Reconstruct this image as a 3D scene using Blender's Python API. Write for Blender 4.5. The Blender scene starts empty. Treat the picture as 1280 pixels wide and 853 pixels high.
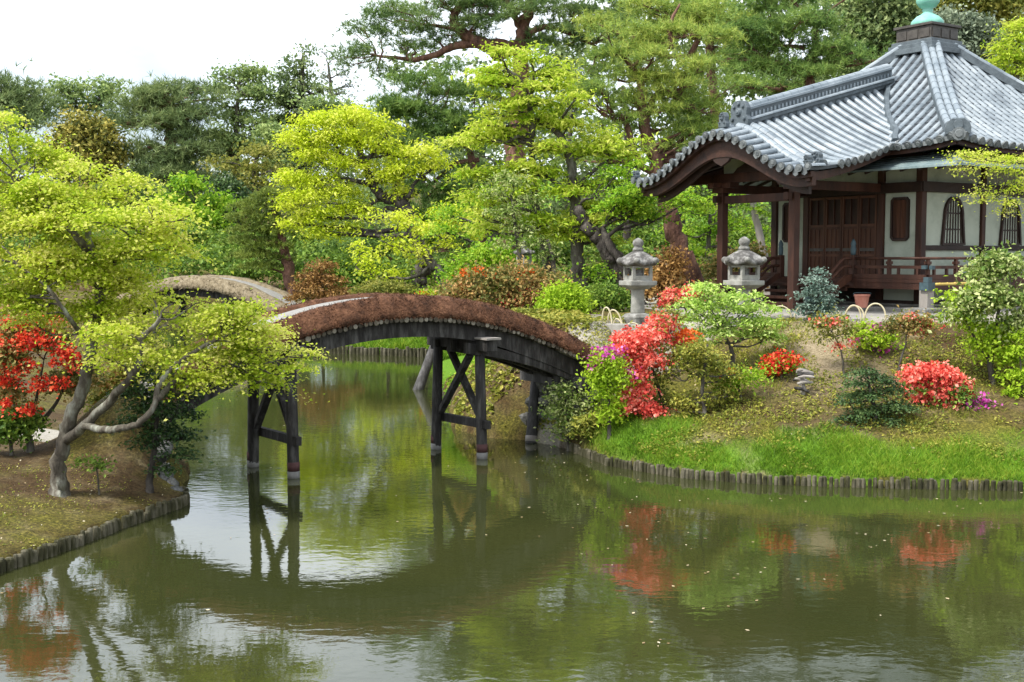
import bpy, math, random
import numpy as np
from mathutils import Vector

# ------------------------------------------------------------------ camera, sky, sun, exposure
sc = bpy.context.scene
COL = sc.collection
CAM_H = 3.6
FPX = 1500.0                      # focal length in pixels of a 1280 px wide frame
PITCH = math.atan(106.5 / FPX)
cam_data = bpy.data.cameras.new('camera')
cam = bpy.data.objects.new('camera', cam_data)
COL.objects.link(cam)
cam.location = (0, 0, CAM_H)
cam.rotation_euler = (math.pi / 2 - PITCH, 0, 0)
cam_data.sensor_fit = 'HORIZONTAL'
cam_data.sensor_width = 36.0
cam_data.lens = 36.0 * FPX / 1280.0
cam_data.clip_start = 0.1
cam_data.clip_end = 2000.0
sc.camera = cam

SUN_EL, SUN_AZ = 54.0, -118.0      # degrees; azimuth measured from +Y towards +X
world = bpy.data.worlds.new('World')
sc.world = world
world.use_nodes = True
nt = world.node_tree
nt.nodes.clear()
out = nt.nodes.new('ShaderNodeOutputWorld')
bg = nt.nodes.new('ShaderNodeBackground')
sky = nt.nodes.new('ShaderNodeTexSky')
sky.sky_type = 'NISHITA'
sky.sun_disc = False
sky.sun_elevation = math.radians(SUN_EL)
sky.sun_rotation = math.radians(SUN_AZ)
sky.air_density = 1.0
sky.dust_density = 2.0
# a thin veil of cloud mixed over the clear sky
tc = nt.nodes.new('ShaderNodeTexCoord')
mp = nt.nodes.new('ShaderNodeMapping')
mp.inputs['Scale'].default_value = (1.0, 1.0, 3.2)
mp.inputs['Location'].default_value = (3.1, 1.7, 0.4)
nz = nt.nodes.new('ShaderNodeTexNoise')
nz.inputs['Scale'].default_value = 2.2
nz.inputs['Detail'].default_value = 6.0
rp = nt.nodes.new('ShaderNodeValToRGB')
rp.color_ramp.elements[0].position = 0.30
rp.color_ramp.elements[0].color = (0.12, 0.12, 0.12, 1)
rp.color_ramp.elements[1].position = 0.64
rp.color_ramp.elements[1].color = (1, 1, 1, 1)
mx = nt.nodes.new('ShaderNodeMix')
mx.data_type = 'RGBA'
mx.inputs[7].default_value = (10.4, 11.0, 11.6, 1)
nt.links.new(tc.outputs['Generated'], mp.inputs['Vector'])
nt.links.new(mp.outputs['Vector'], nz.inputs['Vector'])
nt.links.new(nz.outputs['Fac'], rp.inputs['Fac'])
nt.links.new(rp.outputs['Color'], mx.inputs[0])
nt.links.new(sky.outputs['Color'], mx.inputs[6])
nt.links.new(mx.outputs[2], bg.inputs['Color'])
bg.inputs['Strength'].default_value = 0.10
nt.links.new(bg.outputs['Background'], out.inputs['Surface'])

sun_data = bpy.data.lights.new('sun', 'SUN')
sun_data.energy = 3.0
sun_data.angle = math.radians(10.0)
sun_data.color = (1.0, 0.97, 0.91)
sun = bpy.data.objects.new('sun', sun_data)
COL.objects.link(sun)
_el, _az = math.radians(SUN_EL), math.radians(SUN_AZ)
_sv = Vector((math.sin(_az) * math.cos(_el), math.cos(_az) * math.cos(_el), math.sin(_el)))
sun.rotation_euler = _sv.to_track_quat('Z', 'Y').to_euler()

sc.view_settings.view_transform = 'Standard'
sc.view_settings.look = 'None'
sc.view_settings.exposure = 1.0
sc.view_settings.gamma = 1.0
sc.view_settings.use_curve_mapping = False
sc.render.engine = 'CYCLES'
sc.cycles.use_denoising = True
sc.cycles.max_bounces = 7
sc.cycles.diffuse_bounces = 4
sc.cycles.glossy_bounces = 2
sc.cycles.transmission_bounces = 4
sc.cycles.caustics_reflective = False
sc.cycles.caustics_refractive = False

# ------------------------------------------------------------------ rays through photo pixels -> places in the world
_cp, _sp = math.cos(PITCH), math.sin(PITCH)

def ray(px, py):
    x = (px - 640.0) / FPX
    y = -(py - 426.5) / FPX
    return np.array([x, _cp + y * _sp, -_sp + y * _cp])

def at(px, py, D):
    d = ray(px, py)
    return np.array([0, 0, CAM_H]) + d * (D / d[1])

def onz(px, py, z=0.0):
    d = ray(px, py)
    return np.array([0, 0, CAM_H]) + d * ((z - CAM_H) / d[2])

# ------------------------------------------------------------------ noise helper (numpy value noise)
_NR = np.random.default_rng(5).random((64, 64))

def vnoise(x, y):
    xi = np.floor(x).astype(int); yi = np.floor(y).astype(int)
    fx = x - xi; fy = y - yi
    fx = fx * fx * (3 - 2 * fx); fy = fy * fy * (3 - 2 * fy)
    a = _NR[xi % 64, yi % 64]; b = _NR[(xi + 1) % 64, yi % 64]
    c = _NR[xi % 64, (yi + 1) % 64]; d = _NR[(xi + 1) % 64, (yi + 1) % 64]
    return (a * (1 - fx) + b * fx) * (1 - fy) + (c * (1 - fx) + d * fx) * fy

def fbm(x, y, o=4):
    s = 0.0; a = 0.5
    for k in range(o):
        s = s + a * vnoise(x * 2 ** k + 17 * k, y * 2 ** k + 31 * k); a *= 0.5
    return s

# ------------------------------------------------------------------ materials
def _nodes(name):
    m = bpy.data.materials.new(name)
    m.use_nodes = True
    n = m.node_tree
    return m, n, n.nodes['Principled BSDF']

def ramp(n, stops):
    r = n.nodes.new('ShaderNodeValToRGB')
    e = r.color_ramp.elements
    while len(e) < len(stops): e.new(0.5)
    for k, (p, c) in enumerate(stops):
        e[k].position = p; e[k].color = (*c, 1)
    return r

def surf(name, cols, scale=4.0, rough=0.8, bump=0.3, bump_scale=None, stretch=(1, 1, 1), island=0.0, metallic=0.0, spec=0.3, bdist=0.02):
    """Procedural surface: a noise picks between the colours, a finer one bumps it."""
    m, n, b = _nodes(name)
    geo = n.nodes.new('ShaderNodeNewGeometry')
    tcn = n.nodes.new('ShaderNodeTexCoord')
    mpn = n.nodes.new('ShaderNodeMapping'); mpn.inputs['Scale'].default_value = stretch
    n.links.new(tcn.outputs['Object'], mpn.inputs['Vector'])
    t = n.nodes.new('ShaderNodeTexNoise'); t.inputs['Scale'].default_value = scale; t.inputs['Detail'].default_value = 7; t.inputs['Roughness'].default_value = 0.65
    n.links.new(mpn.outputs['Vector'], t.inputs['Vector'])
    k = len(cols)
    r = ramp(n, [(0.3 + 0.4 * i / max(1, k - 1), c) for i, c in enumerate(cols)])
    fac = t.outputs['Fac']
    if island:
        ad = n.nodes.new('ShaderNodeMath'); ad.operation = 'MULTIPLY_ADD'
        sb = n.nodes.new('ShaderNodeMath'); sb.operation = 'SUBTRACT'; sb.inputs[1].default_value = 0.5
        n.links.new(geo.outputs['Random Per Island'], sb.inputs[0])
        n.links.new(sb.outputs[0], ad.inputs[0]); ad.inputs[1].default_value = island
        n.links.new(fac, ad.inputs[2]); fac = ad.outputs[0]
    n.links.new(fac, r.inputs['Fac'])
    n.links.new(r.outputs['Color'], b.inputs['Base Color'])
    b.inputs['Roughness'].default_value = rough
    b.inputs['Metallic'].default_value = metallic
    b.inputs['Specular IOR Level'].default_value = spec
    if bump:
        t2 = n.nodes.new('ShaderNodeTexNoise'); t2.inputs['Scale'].default_value = bump_scale or scale * 5; t2.inputs['Detail'].default_value = 5
        n.links.new(mpn.outputs['Vector'], t2.inputs['Vector'])
        bp = n.nodes.new('ShaderNodeBump'); bp.inputs['Strength'].default_value = bump; bp.inputs['Distance'].default_value = bdist
        n.links.new(t2.outputs['Fac'], bp.inputs['Height']); n.links.new(bp.outputs['Normal'], b.inputs['Normal'])
    return m

def leafmat(name, cols, trans=0.35, scale=1.6, island=0.55, rough=0.55):
    """Leaves: every leaf its own hue, drifting over the crown, light coming through."""
    m, n, b = _nodes(name)
    geo = n.nodes.new('ShaderNodeNewGeometry')
    t = n.nodes.new('ShaderNodeTexNoise'); t.inputs['Scale'].default_value = scale; t.inputs['Detail'].default_value = 2
    n.links.new(geo.outputs['Position'], t.inputs['Vector'])
    ad = n.nodes.new('ShaderNodeMath'); ad.operation = 'MULTIPLY_ADD'; ad.inputs[1].default_value = island
    sb = n.nodes.new('ShaderNodeMath'); sb.operation = 'SUBTRACT'; sb.inputs[1].default_value = 0.5
    n.links.new(geo.outputs['Random Per Island'], sb.inputs[0])
    n.links.new(sb.outputs[0], ad.inputs[0]); n.links.new(t.outputs['Fac'], ad.inputs[2])
    k = len(cols)
    r = ramp(n, [(0.2 + 0.6 * i / max(1, k - 1), c) for i, c in enumerate(cols)])
    n.links.new(ad.outputs[0], r.inputs['Fac'])
    n.links.new(r.outputs['Color'], b.inputs['Base Color'])
    b.inputs['Roughness'].default_value = rough
    b.inputs['Specular IOR Level'].default_value = 0.25
    tr = n.nodes.new('ShaderNodeBsdfTranslucent'); n.links.new(r.outputs['Color'], tr.inputs['Color'])
    mxs = n.nodes.new('ShaderNodeMixShader'); mxs.inputs[0].default_value = trans
    n.links.new(b.outputs[0], mxs.inputs[1]); n.links.new(tr.outputs[0], mxs.inputs[2])
    n.links.new(mxs.outputs[0], n.nodes['Material Output'].inputs['Surface'])
    return m

M = {}
M['wood_barge'] = surf('smoked_wood', [(.012, .006, .0045), (.034, .015, .010), (.060, .026, .016)], 3, .6, .35, island=.2)
M['plaster'] = surf('plaster', [(.27, .305, .245), (.39, .425, .35), (.44, .475, .395)], 1.4, .9, .15)
M['wood'] = surf('dark_red_wood', [(.020, .008, .005), (.050, .019, .011), (.085, .034, .019)], 3, .6, .35, stretch=(1, 1, .25), island=.25)
M['wood_dark'] = surf('dark_wood', [(.016, .009, .007), (.040, .020, .014)], 3, .6, .3, island=.2)
M['wood_door'] = surf('door_wood', [(.035, .013, .007), (.095, .038, .020)], 3, .6, .3, stretch=(1, 1, .2), island=.4)
M['wood_grey'] = surf('weathered_wood', [(.20, .18, .16), (.34, .31, .28)], 4, .85, .4, stretch=(1, 1, .2))
M['wood_black'] = surf('bridge_timber', [(.011, .0098, .009), (.032, .029, .027), (.105, .10, .094)], 3.0, .85, .6, stretch=(2.5, 2.5, .5), island=.15)
M['wood_strut'] = surf('weathered_strut', [(.025, .023, .022), (.06, .057, .055), (.13, .125, .12)], 3.0, .85, .6, stretch=(2.5, 2.5, .5))
M['band_red'] = surf('faded_red_band', [(.055, .024, .024), (.10, .046, .043)], 6, .8, .3)
M['band_white'] = surf('pale_band', [(.13, .125, .115), (.22, .215, .205)], 6, .8, .3)
M['tile'] = surf('roof_tile', [(.105, .13, .152), (.17, .204, .23), (.225, .26, .285), (.30, .335, .36)], 1.2, .42, .12, island=.15, spec=.5)
M['tile_pan'] = surf('pan_tile', [(.018, .022, .027), (.046, .056, .064)], 2, .5, .2, island=.4, spec=.5)
M['tile_dark'] = surf('dark_tile', [(.045, .058, .068), (.11, .135, .15)], 5, .5, .4, spec=.5)
M['tile_end'] = surf('eave_tile_face', [(.07, .08, .085), (.19, .205, .205)], 9, .6, .4, island=.3)
M['copper'] = surf('copper_sheet', [(.10, .145, .155), (.17, .225, .23), (.24, .29, .285)], 5, .5, .15, stretch=(1, 1, 1))
M['verdigris'] = surf('verdigris', [(.13, .36, .29), (.24, .50, .41)], 4, .55, .2)
M['bronze'] = surf('dark_bronze', [(.035, .03, .026), (.085, .075, .065)], 6, .5, .3)
M['bluecap'] = surf('patina_cap', [(.028, .05, .06), (.065, .105, .12)], 8, .5, .2)
M['stone'] = surf('lantern_stone', [(.075, .07, .06), (.17, .165, .15), (.33, .325, .305)], 7, .9, .5)
M['stone_pale'] = surf('lantern_stone_pale', [(.15, .147, .128), (.255, .25, .222), (.33, .328, .30)], 4, .9, .4)
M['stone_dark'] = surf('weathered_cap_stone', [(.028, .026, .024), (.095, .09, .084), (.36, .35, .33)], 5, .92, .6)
M['kerb'] = surf('kerb_stone', [(.15, .14, .12), (.25, .235, .21), (.33, .315, .285)], 3, .9, .4)
M['rock'] = surf('rock', [(.03, .032, .030), (.10, .10, .095), (.22, .22, .21)], 4, .9, .8, bdist=.05)
M['rock_pale'] = surf('wall_rock', [(.055, .058, .045), (.16, .155, .135), (.30, .29, .26)], 3, .9, .8, bdist=.05)
M['bamboo'] = surf('bamboo', [(.42, .36, .22), (.58, .52, .36)], 5, .5, .1)
M['bamboo_y'] = surf('yellow_bamboo', [(.40, .28, .06), (.55, .42, .12)], 5, .5, .1)
M['bucket'] = surf('terracotta_pink', [(.42, .15, .10), (.58, .26, .19)], 5, .7, .2)
M['log'] = surf('stake_wood', [(.013, .013, .006), (.040, .038, .016), (.14, .125, .088)], 6, .9, .6, stretch=(1, 1, .35), island=.55)
M['logend'] = surf('log_end', [(.05, .042, .030), (.13, .112, .082), (.24, .215, .17)], 9, .9, .5, island=.5)
M['soil'] = surf('bark_soil', [(.032, .014, .007), (.095, .041, .020), (.175, .082, .043)], 5, .95, .9, bdist=.04)
M['straw'] = surf('straw_edge', [(.10, .075, .042), (.20, .16, .10), (.29, .24, .165)], 5, .95, .9, bdist=.04)
M['path'] = surf('path_gravel', [(.20, .19, .175), (.29, .28, .26)], 6, .95, .6, bump_scale=90)
M['bark'] = surf('grey_bark', [(.025, .021, .017), (.08, .07, .056), (.18, .17, .145)], 5, .9, .8, stretch=(1, 1, .35), bdist=.04)
M['bark_lichen'] = surf('lichen_bark', [(.016, .013, .010), (.052, .043, .033), (.10, .086, .066), (.20, .195, .16), (.34, .35, .29)], 4.8, .9, .7, stretch=(1, 1, .4), bdist=.03)
M['bark_dark'] = surf('dark_bark', [(.014, .011, .009), (.05, .042, .036), (.12, .105, .09)], 5, .9, .9, stretch=(1, 1, .3), bdist=.05)
M['bark_red'] = surf('red_pine_bark', [(.045, .024, .017), (.13, .064, .046), (.25, .14, .10)], 4, .9, .9, stretch=(1, 1, .4), bdist=.05)

L = {}
L['maple'] = leafmat('maple_leaf', [(.31, .445, .02), (.575, .655, .06), (.76, .725, .22)], .55, 1.3, .55)
L['fresh'] = leafmat('fresh_leaf', [(.40, .52, .012), (.62, .71, .035), (.76, .77, .16)], .45, .9, .5)
L['fresh2'] = leafmat('drooping_leaf', [(.25, .40, .018), (.50, .62, .045), (.70, .72, .16)], .45, .8, .55)
L['pale'] = leafmat('variegated_leaf', [(.20, .36, .04), (.44, .60, .10), (.58, .70, .24)], .4, 5, .8)
L['lime'] = leafmat('lime_leaf', [(.24, .40, .015), (.50, .66, .05)], .45, 4, .6)
L['mid'] = leafmat('mid_green_leaf', [(.06, .13, .018), (.16, .27, .035), (.28, .38, .06)], .35, 1.2, .6)
L['bright'] = leafmat('bright_green_leaf', [(.10, .23, .012), (.24, .44, .022), (.42, .55, .05)], .45, 1.0, .6)
L['dark'] = leafmat('dark_leaf', [(.020, .048, .016), (.055, .11, .032), (.11, .17, .05)], .25, 1.5, .6, .45)
L['olive'] = leafmat('olive_leaf', [(.10, .13, .02), (.24, .26, .045), (.42, .39, .09)], .4, 1.2, .6)
L['brownolive'] = leafmat('golden_olive_leaf', [(.08, .10, .02), (.27, .26, .05), (.50, .43, .10)], .25, .8, .7)
L['pine'] = leafmat('pine_needle', [(.06, .12, .04), (.145, .235, .07), (.27, .36, .11)], .35, .7, .5)
L['pine_y'] = leafmat('yellow_pine_needle', [(.13, .22, .05), (.29, .40, .07), (.50, .53, .11)], .35, .6, .5)
L['pine_g'] = leafmat('green_pine_needle', [(.07, .145, .038), (.17, .285, .065), (.32, .43, .10)], .35, .7, .5)
L['topiary'] = leafmat('clipped_pine_needle', [(.08, .13, .025), (.20, .27, .045), (.35, .40, .08)], .25, .8, .5)
L['blue'] = leafmat('blue_green_leaf', [(.06, .115, .085), (.16, .24, .19), (.28, .36, .30)], .25, 3, .6)
L['grey'] = leafmat('grey_green_leaf', [(.09, .12, .075), (.21, .26, .165), (.36, .41, .28)], .3, 1, .6)
L['rust'] = leafmat('rust_leaf', [(.13, .075, .025), (.31, .16, .05), (.46, .28, .09)], .3, 1.2, .6)
L['autumnolive'] = leafmat('bronze_azalea_leaf', [(.11, .135, .03), (.27, .24, .065), (.46, .28, .10)], .3, 1.0, .7)
L['rhodo'] = leafmat('pale_rhododendron_leaf', [(.10, .18, .03), (.29, .38, .085), (.53, .57, .25)], .3, 3, .7)
L['far'] = leafmat('distant_leaf', [(.085, .135, .050), (.18, .25, .090), (.31, .37, .14)], .35, .25, .5)
L['far2'] = leafmat('distant_leaf_light', [(.11, .18, .06), (.23, .32, .10), (.37, .45, .15)], .35, .25, .5)
L['red'] = leafmat('red_petal', [(.26, .010, .008), (.60, .025, .014), (.84, .07, .028), (.92, .20, .08)], .3, 4, .6)
L['coral'] = leafmat('coral_petal', [(.46, .04, .032), (.80, .11, .08), (.91, .21, .15), (.95, .42, .32)], .3, 3, .6)
L['magenta'] = leafmat('magenta_petal', [(.40, .03, .26), (.68, .10, .46), (.80, .28, .62)], .3, 4, .6)
L['orange'] = leafmat('orange_petal', [(.60, .10, .015), (.82, .20, .03)], .3, 3, .6)
L['grass'] = leafmat('grass_blade', [(.08, .16, .012), (.18, .34, .022), (.34, .43, .05)], .45, .8, .5)
L['weed'] = leafmat('moss_weed', [(.12, .155, .02), (.27, .29, .04), (.45, .41, .08)], .3, 1.2, .6)
L['litter'] = leafmat('dry_leaf', [(.20, .13, .06), (.42, .32, .18), (.60, .52, .36)], .1, 6, .9)

# ------------------------------------------------------------------ mesh builder
class MB:
    def __init__(self):
        self.v = []; self.f = []; self.n = 0
    def add(self, verts, faces):
        o = self.n
        self.v.extend([tuple(map(float, p)) for p in verts]); self.n += len(verts)
        self.f.extend([tuple(int(i) + o for i in f) for f in faces])
    def box(self, x0, x1, y0, y1, z0, z1):
        v = [(x, y, z) for z in (z0, z1) for (x, y) in ((x0, y0), (x1, y0), (x1, y1), (x0, y1))]
        self.add(v, [(3, 2, 1, 0), (4, 5, 6, 7), (0, 1, 5, 4), (1, 2, 6, 5), (2, 3, 7, 6), (3, 0, 4, 7)])
    def bar(self, a, b, w, h, up=(0, 0, 1)):
        """square bar from a to b, w across, h along 'up'"""
        a = np.array(a, float); b = np.array(b, float); d = (b - a) / np.linalg.norm(b - a)
        u = np.array(up, float); s = np.cross(d, u); s /= np.linalg.norm(s); u = np.cross(s, d)
        v = []
        for p in (a, b):
            for (i, j) in ((-1, -1), (1, -1), (1, 1), (-1, 1)):
                v.append(p + s * i * w / 2 + u * j * h / 2)
        self.add(v, [(3, 2, 1, 0), (4, 5, 6, 7), (0, 1, 5, 4), (1, 2, 6, 5), (2, 3, 7, 6), (3, 0, 4, 7)])
    def tube(self, pts, rad, k=8, caps=True, jitter=0.0, rng=None):
        pts = np.array(pts, float); n = len(pts)
        rad = np.full(n, rad, float) if np.isscalar(rad) else np.array(rad, float)
        t = np.gradient(pts, axis=0); t /= np.linalg.norm(t, axis=1)[:, None] + 1e-9
        ref = np.array([0, 0, 1.0]) if abs(t[0][2]) < .9 else np.array([1.0, 0, 0])
        verts = []
        s = np.cross(t[0], ref); s /= np.linalg.norm(s)
        for i in range(n):
            s = s - t[i] * np.dot(s, t[i]); s /= np.linalg.norm(s) + 1e-9
            u = np.cross(t[i], s)
            for j in range(k):
                a = 2 * math.pi * j / k
                r = rad[i] * (1 + (jitter * (rng.random() - .5) if rng is not None else 0))
                verts.append(pts[i] + (s * math.cos(a) + u * math.sin(a)) * r)
        faces = [(i * k + j, i * k + (j + 1) % k, (i + 1) * k + (j + 1) % k, (i + 1) * k + j) for i in range(n - 1) for j in range(k)]
        if caps:
            faces.append(tuple(range(k - 1, -1, -1))); faces.append(tuple((n - 1) * k + j for j in range(k)))
        self.add(verts, faces)
    def lathe(self, prof, k=20, c=(0, 0, 0), lobes=0, amp=0.0, rot=0.0):
        v = []; n = len(prof)
        for (r, z) in prof:
            for j in range(k):
                a = 2 * math.pi * j / k + rot
                rr = r * (1 + amp * math.cos(lobes * a)) if lobes else r
                v.append((c[0] + rr * math.cos(a), c[1] + rr * math.sin(a), c[2] + z))
        f = [(i * k + j, i * k + (j + 1) % k, (i + 1) * k + (j + 1) % k, (i + 1) * k + j) for i in range(n - 1) for j in range(k)]
        f.append(tuple(range(k - 1, -1, -1))); f.append(tuple((n - 1) * k + j for j in range(k)))
        self.add(v, f)
    def sheet(self, grid):
        """grid: list of rows of points"""
        r, c = len(grid), len(grid[0])
        self.add([p for row in grid for p in row], [(i * c + j, i * c + j + 1, (i + 1) * c + j + 1, (i + 1) * c + j) for i in range(r - 1) for j in range(c - 1)])
    def slab(self, top, bottom):
        """closed solid between two equal grids"""
        r, c = len(top), len(top[0]); n = r * c
        v = [p for row in top for p in row] + [p for row in bottom for p in row]
        f = [(i * c + j, i * c + j + 1, (i + 1) * c + j + 1, (i + 1) * c + j) for i in range(r - 1) for j in range(c - 1)]
        f += [tuple(n + q for q in reversed(x)) for x in f]
        edge = [i * c for i in range(r)] and []
        loop = [(0, j) for j in range(c - 1)] + [(i, c - 1) for i in range(r - 1)] + [(r - 1, j) for j in range(c - 1, 0, -1)] + [(i, 0) for i in range(r - 1, 0, -1)]
        ids = [i * c + j for (i, j) in loop]
        for q in range(len(ids)):
            a, b = ids[q], ids[(q + 1) % len(ids)]
            f.append((b, a, n + a, n + b))
        self.add(v, f)
    def prism(self, poly, axis, a, b):
        """extrude a 2-D outline along an axis ('x' -> outline in yz, 'y' -> xz, 'z' -> xy)"""
        def P(p, t): return {'x': (t, p[0], p[1]), 'y': (p[0], t, p[1]), 'z': (p[0], p[1], t)}[axis]
        n = len(poly)
        v = [P(p, a) for p in poly] + [P(p, b) for p in poly]
        f = [tuple(range(n - 1, -1, -1)), tuple(range(n, 2 * n))] + [(i, (i + 1) % n, n + (i + 1) % n, n + i) for i in range(n)]
        self.add(v, f)

def prop(o, label=None, cat=None, group=None, kind=None):
    if label: o['label'] = label
    if cat: o['category'] = cat
    if group: o['group'] = group
    if kind: o['kind'] = kind
    return o

def obj(name, mb, mat, parent=None, smooth=False, origin=None, bevel=0.0):
    """links the builder's shapes as ONE mesh object; with an origin, world points become local"""
    v = np.array(mb.v, float)
    if origin is not None: v = v - np.array(origin, float)
    me = bpy.data.meshes.new(name)
    me.from_pydata(v.tolist(), [], mb.f)
    me.update()
    if smooth:
        me.polygons.foreach_set('use_smooth', [True] * len(me.polygons))
    me.materials.append(mat)
    o = bpy.data.objects.new(name, me); COL.objects.link(o)
    if bevel:
        bv = o.modifiers.new('bevel', 'BEVEL'); bv.width = bevel; bv.segments = 2; bv.limit_method = 'ANGLE'
    if parent is not None: o.parent = parent
    elif origin is not None: o.location = tuple(map(float, origin))
    return o

def raw(name, verts, faces, mat, parent=None, origin=None, smooth=False):
    """fast path for big leaf meshes (all faces the same size)"""
    verts = np.asarray(verts, np.float32)
    if origin is not None: verts = verts - np.asarray(origin, np.float32)
    faces = np.asarray(faces, np.int32); k = faces.shape[1]
    me = bpy.data.meshes.new(name)
    me.vertices.add(len(verts)); me.vertices.foreach_set('co', verts.ravel())
    me.loops.add(faces.size); me.loops.foreach_set('vertex_index', faces.ravel())
    me.polygons.add(len(faces)); me.polygons.foreach_set('loop_start', np.arange(0, faces.size, k, dtype=np.int32))
    me.polygons.foreach_set('use_smooth', np.full(len(faces), smooth))
    me.update(calc_edges=True); me.validate()
    me.materials.append(mat)
    o = bpy.data.objects.new(name, me); COL.objects.link(o)
    if parent is not None: o.parent = parent
    elif origin is not None: o.location = tuple(map(float, origin))
    return o

def thing(name, label, cat, loc=(0, 0, 0), rotz=0.0, group=None):
    o = bpy.data.objects.new(name, None); COL.objects.link(o)
    o.location = tuple(map(float, loc)); o.rotation_euler = (0, 0, rotz); o.empty_display_size = .2
    return prop(o, label, cat, group)

def spline(pts, n=6):
    pts = np.array(pts, float)
    if len(pts) < 3: return np.array([pts[0] + (pts[-1] - pts[0]) * t for t in np.linspace(0, 1, n + 1)])
    p = np.vstack([2 * pts[0] - pts[1], pts, 2 * pts[-1] - pts[-2]]); res = []
    for i in range(1, len(p) - 2):
        for t in np.linspace(0, 1, n, endpoint=False):
            a, b, c, d = p[i - 1], p[i], p[i + 1], p[i + 2]
            res.append(.5 * (2 * b + (c - a) * t + (2 * a - 5 * b + 4 * c - d) * t * t + (3 * b - a - 3 * c + d) * t ** 3))
    res.append(pts[-1]); return np.array(res)

# ------------------------------------------------------------------ terrain
def W2(px, py): return tuple(onz(px, py, 0)[:2])
right_land = [(60, 17.5)] + [W2(*q) for q in [(1400, 614), (1280, 612), (1100, 609), (950, 604), (850, 596), (760, 581), (725, 567), (700, 560), (660, 551), (600, 547), (566, 536), (560, 510), (553, 480), (546, 455), (540, 446), (450, 443), (390, 440)]] + \
    [(-9.5, 48), (-10.5, 54), (-11, 60), (-10, 68), (-14, 80), (-30, 88), (-60, 90), (-300, 95), (-300, 500), (500, 500), (500, 17.5)]
left_land = [(-300, 7), (-30, 8.5), (-10, 11.2)] + [W2(*q) for q in [(0, 715), (50, 699), (100, 681), (150, 661), (200, 643), (228, 633), (233, 627), (222, 616)]] + \
    [(-5.15, 18.9), (-5.5, 20.3), (-6.5, 22.5), (-9, 30), (-14, 42), (-17, 52), (-18.5, 60), (-19, 68), (-26, 82), (-60, 93), (-300, 100)]
near_land = [(-300, -60), (300, -60), (300, 2.0), (60, 3.0), (-60, 3.0), (-300, 2.0)]

def sdist(poly, X, Y):
    inside = np.zeros(X.shape, bool); dmin = np.full(X.shape, 1e9)
    n = len(poly)
    for i in range(n):
        x1, y1 = poly[i]; x2, y2 = poly[(i + 1) % n]
        dx, dy = x2 - x1, y2 - y1
        t = np.clip(((X - x1) * dx + (Y - y1) * dy) / (dx * dx + dy * dy + 1e-12), 0, 1)
        dmin = np.minimum(dmin, (X - x1 - t * dx) ** 2 + (Y - y1 - t * dy) ** 2)
        c = ((y1 > Y) != (y2 > Y)) & (X < (x2 - x1) * (Y - y1) / (y2 - y1 + 1e-12) + x1)
        inside ^= c
    d = np.sqrt(dmin)
    return np.where(inside, d, -d)

def sstep(a, b, x):
    t = np.clip((x - a) / (b - a), 0, 1); return t * t * (3 - 2 * t)

def terrain(X, Y, rough=True):
    X = np.atleast_1d(np.asarray(X, float)); Y = np.atleast_1d(np.asarray(Y, float))
    dr = sdist(right_land, X, Y); dl = sdist(left_land, X, Y); dn = sdist(near_land, X, Y)
    # right island: steep by the bridge end, a long slope to its right, gentle far behind
    w = 1.5 + 3.6 * sstep(1.2, 4.0, X)
    w = np.where(Y > 26, w + (8.5 - w) * sstep(28, 40, Y) * (1 - sstep(2, 8, X)), w)
    tr = np.clip(dr / w, 0, 1)
    top_ = 2.12 * (1 - .42 * sstep(0, -5, X) * sstep(33, 43, Y))
    hr = .13 + top_ * (tr ** 0.92) * (1 - .12 * np.sin(tr * math.pi))
    hr = hr + np.clip(Y - 44, 0, 80) * .028
    tl = np.clip(dl / 7.0, 0, 1)
    hl = .12 + 1.25 * tl ** .95
    hl = hl + 1.25 * np.exp(-(((X + 6.0) / .95) ** 2 + ((Y - 18.75) / 1.0) ** 2)) * sstep(0, .7, dl)
    hl = hl + np.clip(Y - 60, 0, 60) * .03
    hill = np.clip(Y - 188, 0, 130) * .15
    hr = hr + hill; hl = hl + hill
    hn = .2 + 1.2 * np.clip(dn / 3, 0, 1)
    z = np.where(dr > 0, hr, np.where(dl > 0, hl, np.where(dn > 0, hn, -.9)))
    bedge = np.maximum(np.maximum(dr, dl), dn)
    z = np.where(bedge < 0, np.maximum(-.9, -.35 + bedge * .8), z)
    if rough:
        z = z + np.where(bedge > .15, (fbm(X * .9, Y * .9) - .47) * .16 * np.clip(bedge, 0, 1.2), 0)
    return z

def gz(x, y): return float(terrain(x, y)[0])

gx = np.concatenate([np.linspace(-300, -40, 18)[:-1], np.linspace(-40, -12, 45)[:-1], np.linspace(-12, 14, 190)[:-1], np.linspace(14, 40, 50)[:-1], np.linspace(40, 300, 18)])
gy = np.concatenate([np.linspace(-60, 4, 12)[:-1], np.linspace(4, 11, 12)[:-1], np.linspace(11, 30, 165)[:-1], np.linspace(30, 70, 110)[:-1], np.linspace(70, 130, 30)[:-1], np.linspace(130, 500, 15)])
GX, GY = np.meshgrid(gx, gy)
GZ = terrain(GX.ravel(), GY.ravel()).reshape(GX.shape)
nx, ny = len(gx), len(gy)
gv = np.stack([GX.ravel(), GY.ravel(), GZ.ravel()], 1)
ii, jj = np.meshgrid(np.arange(ny - 1), np.arange(nx - 1), indexing='ij')
b0 = (ii * nx + jj).ravel()
gf = np.stack([b0, b0 + 1, b0 + nx + 1, b0 + nx], 1)

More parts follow.
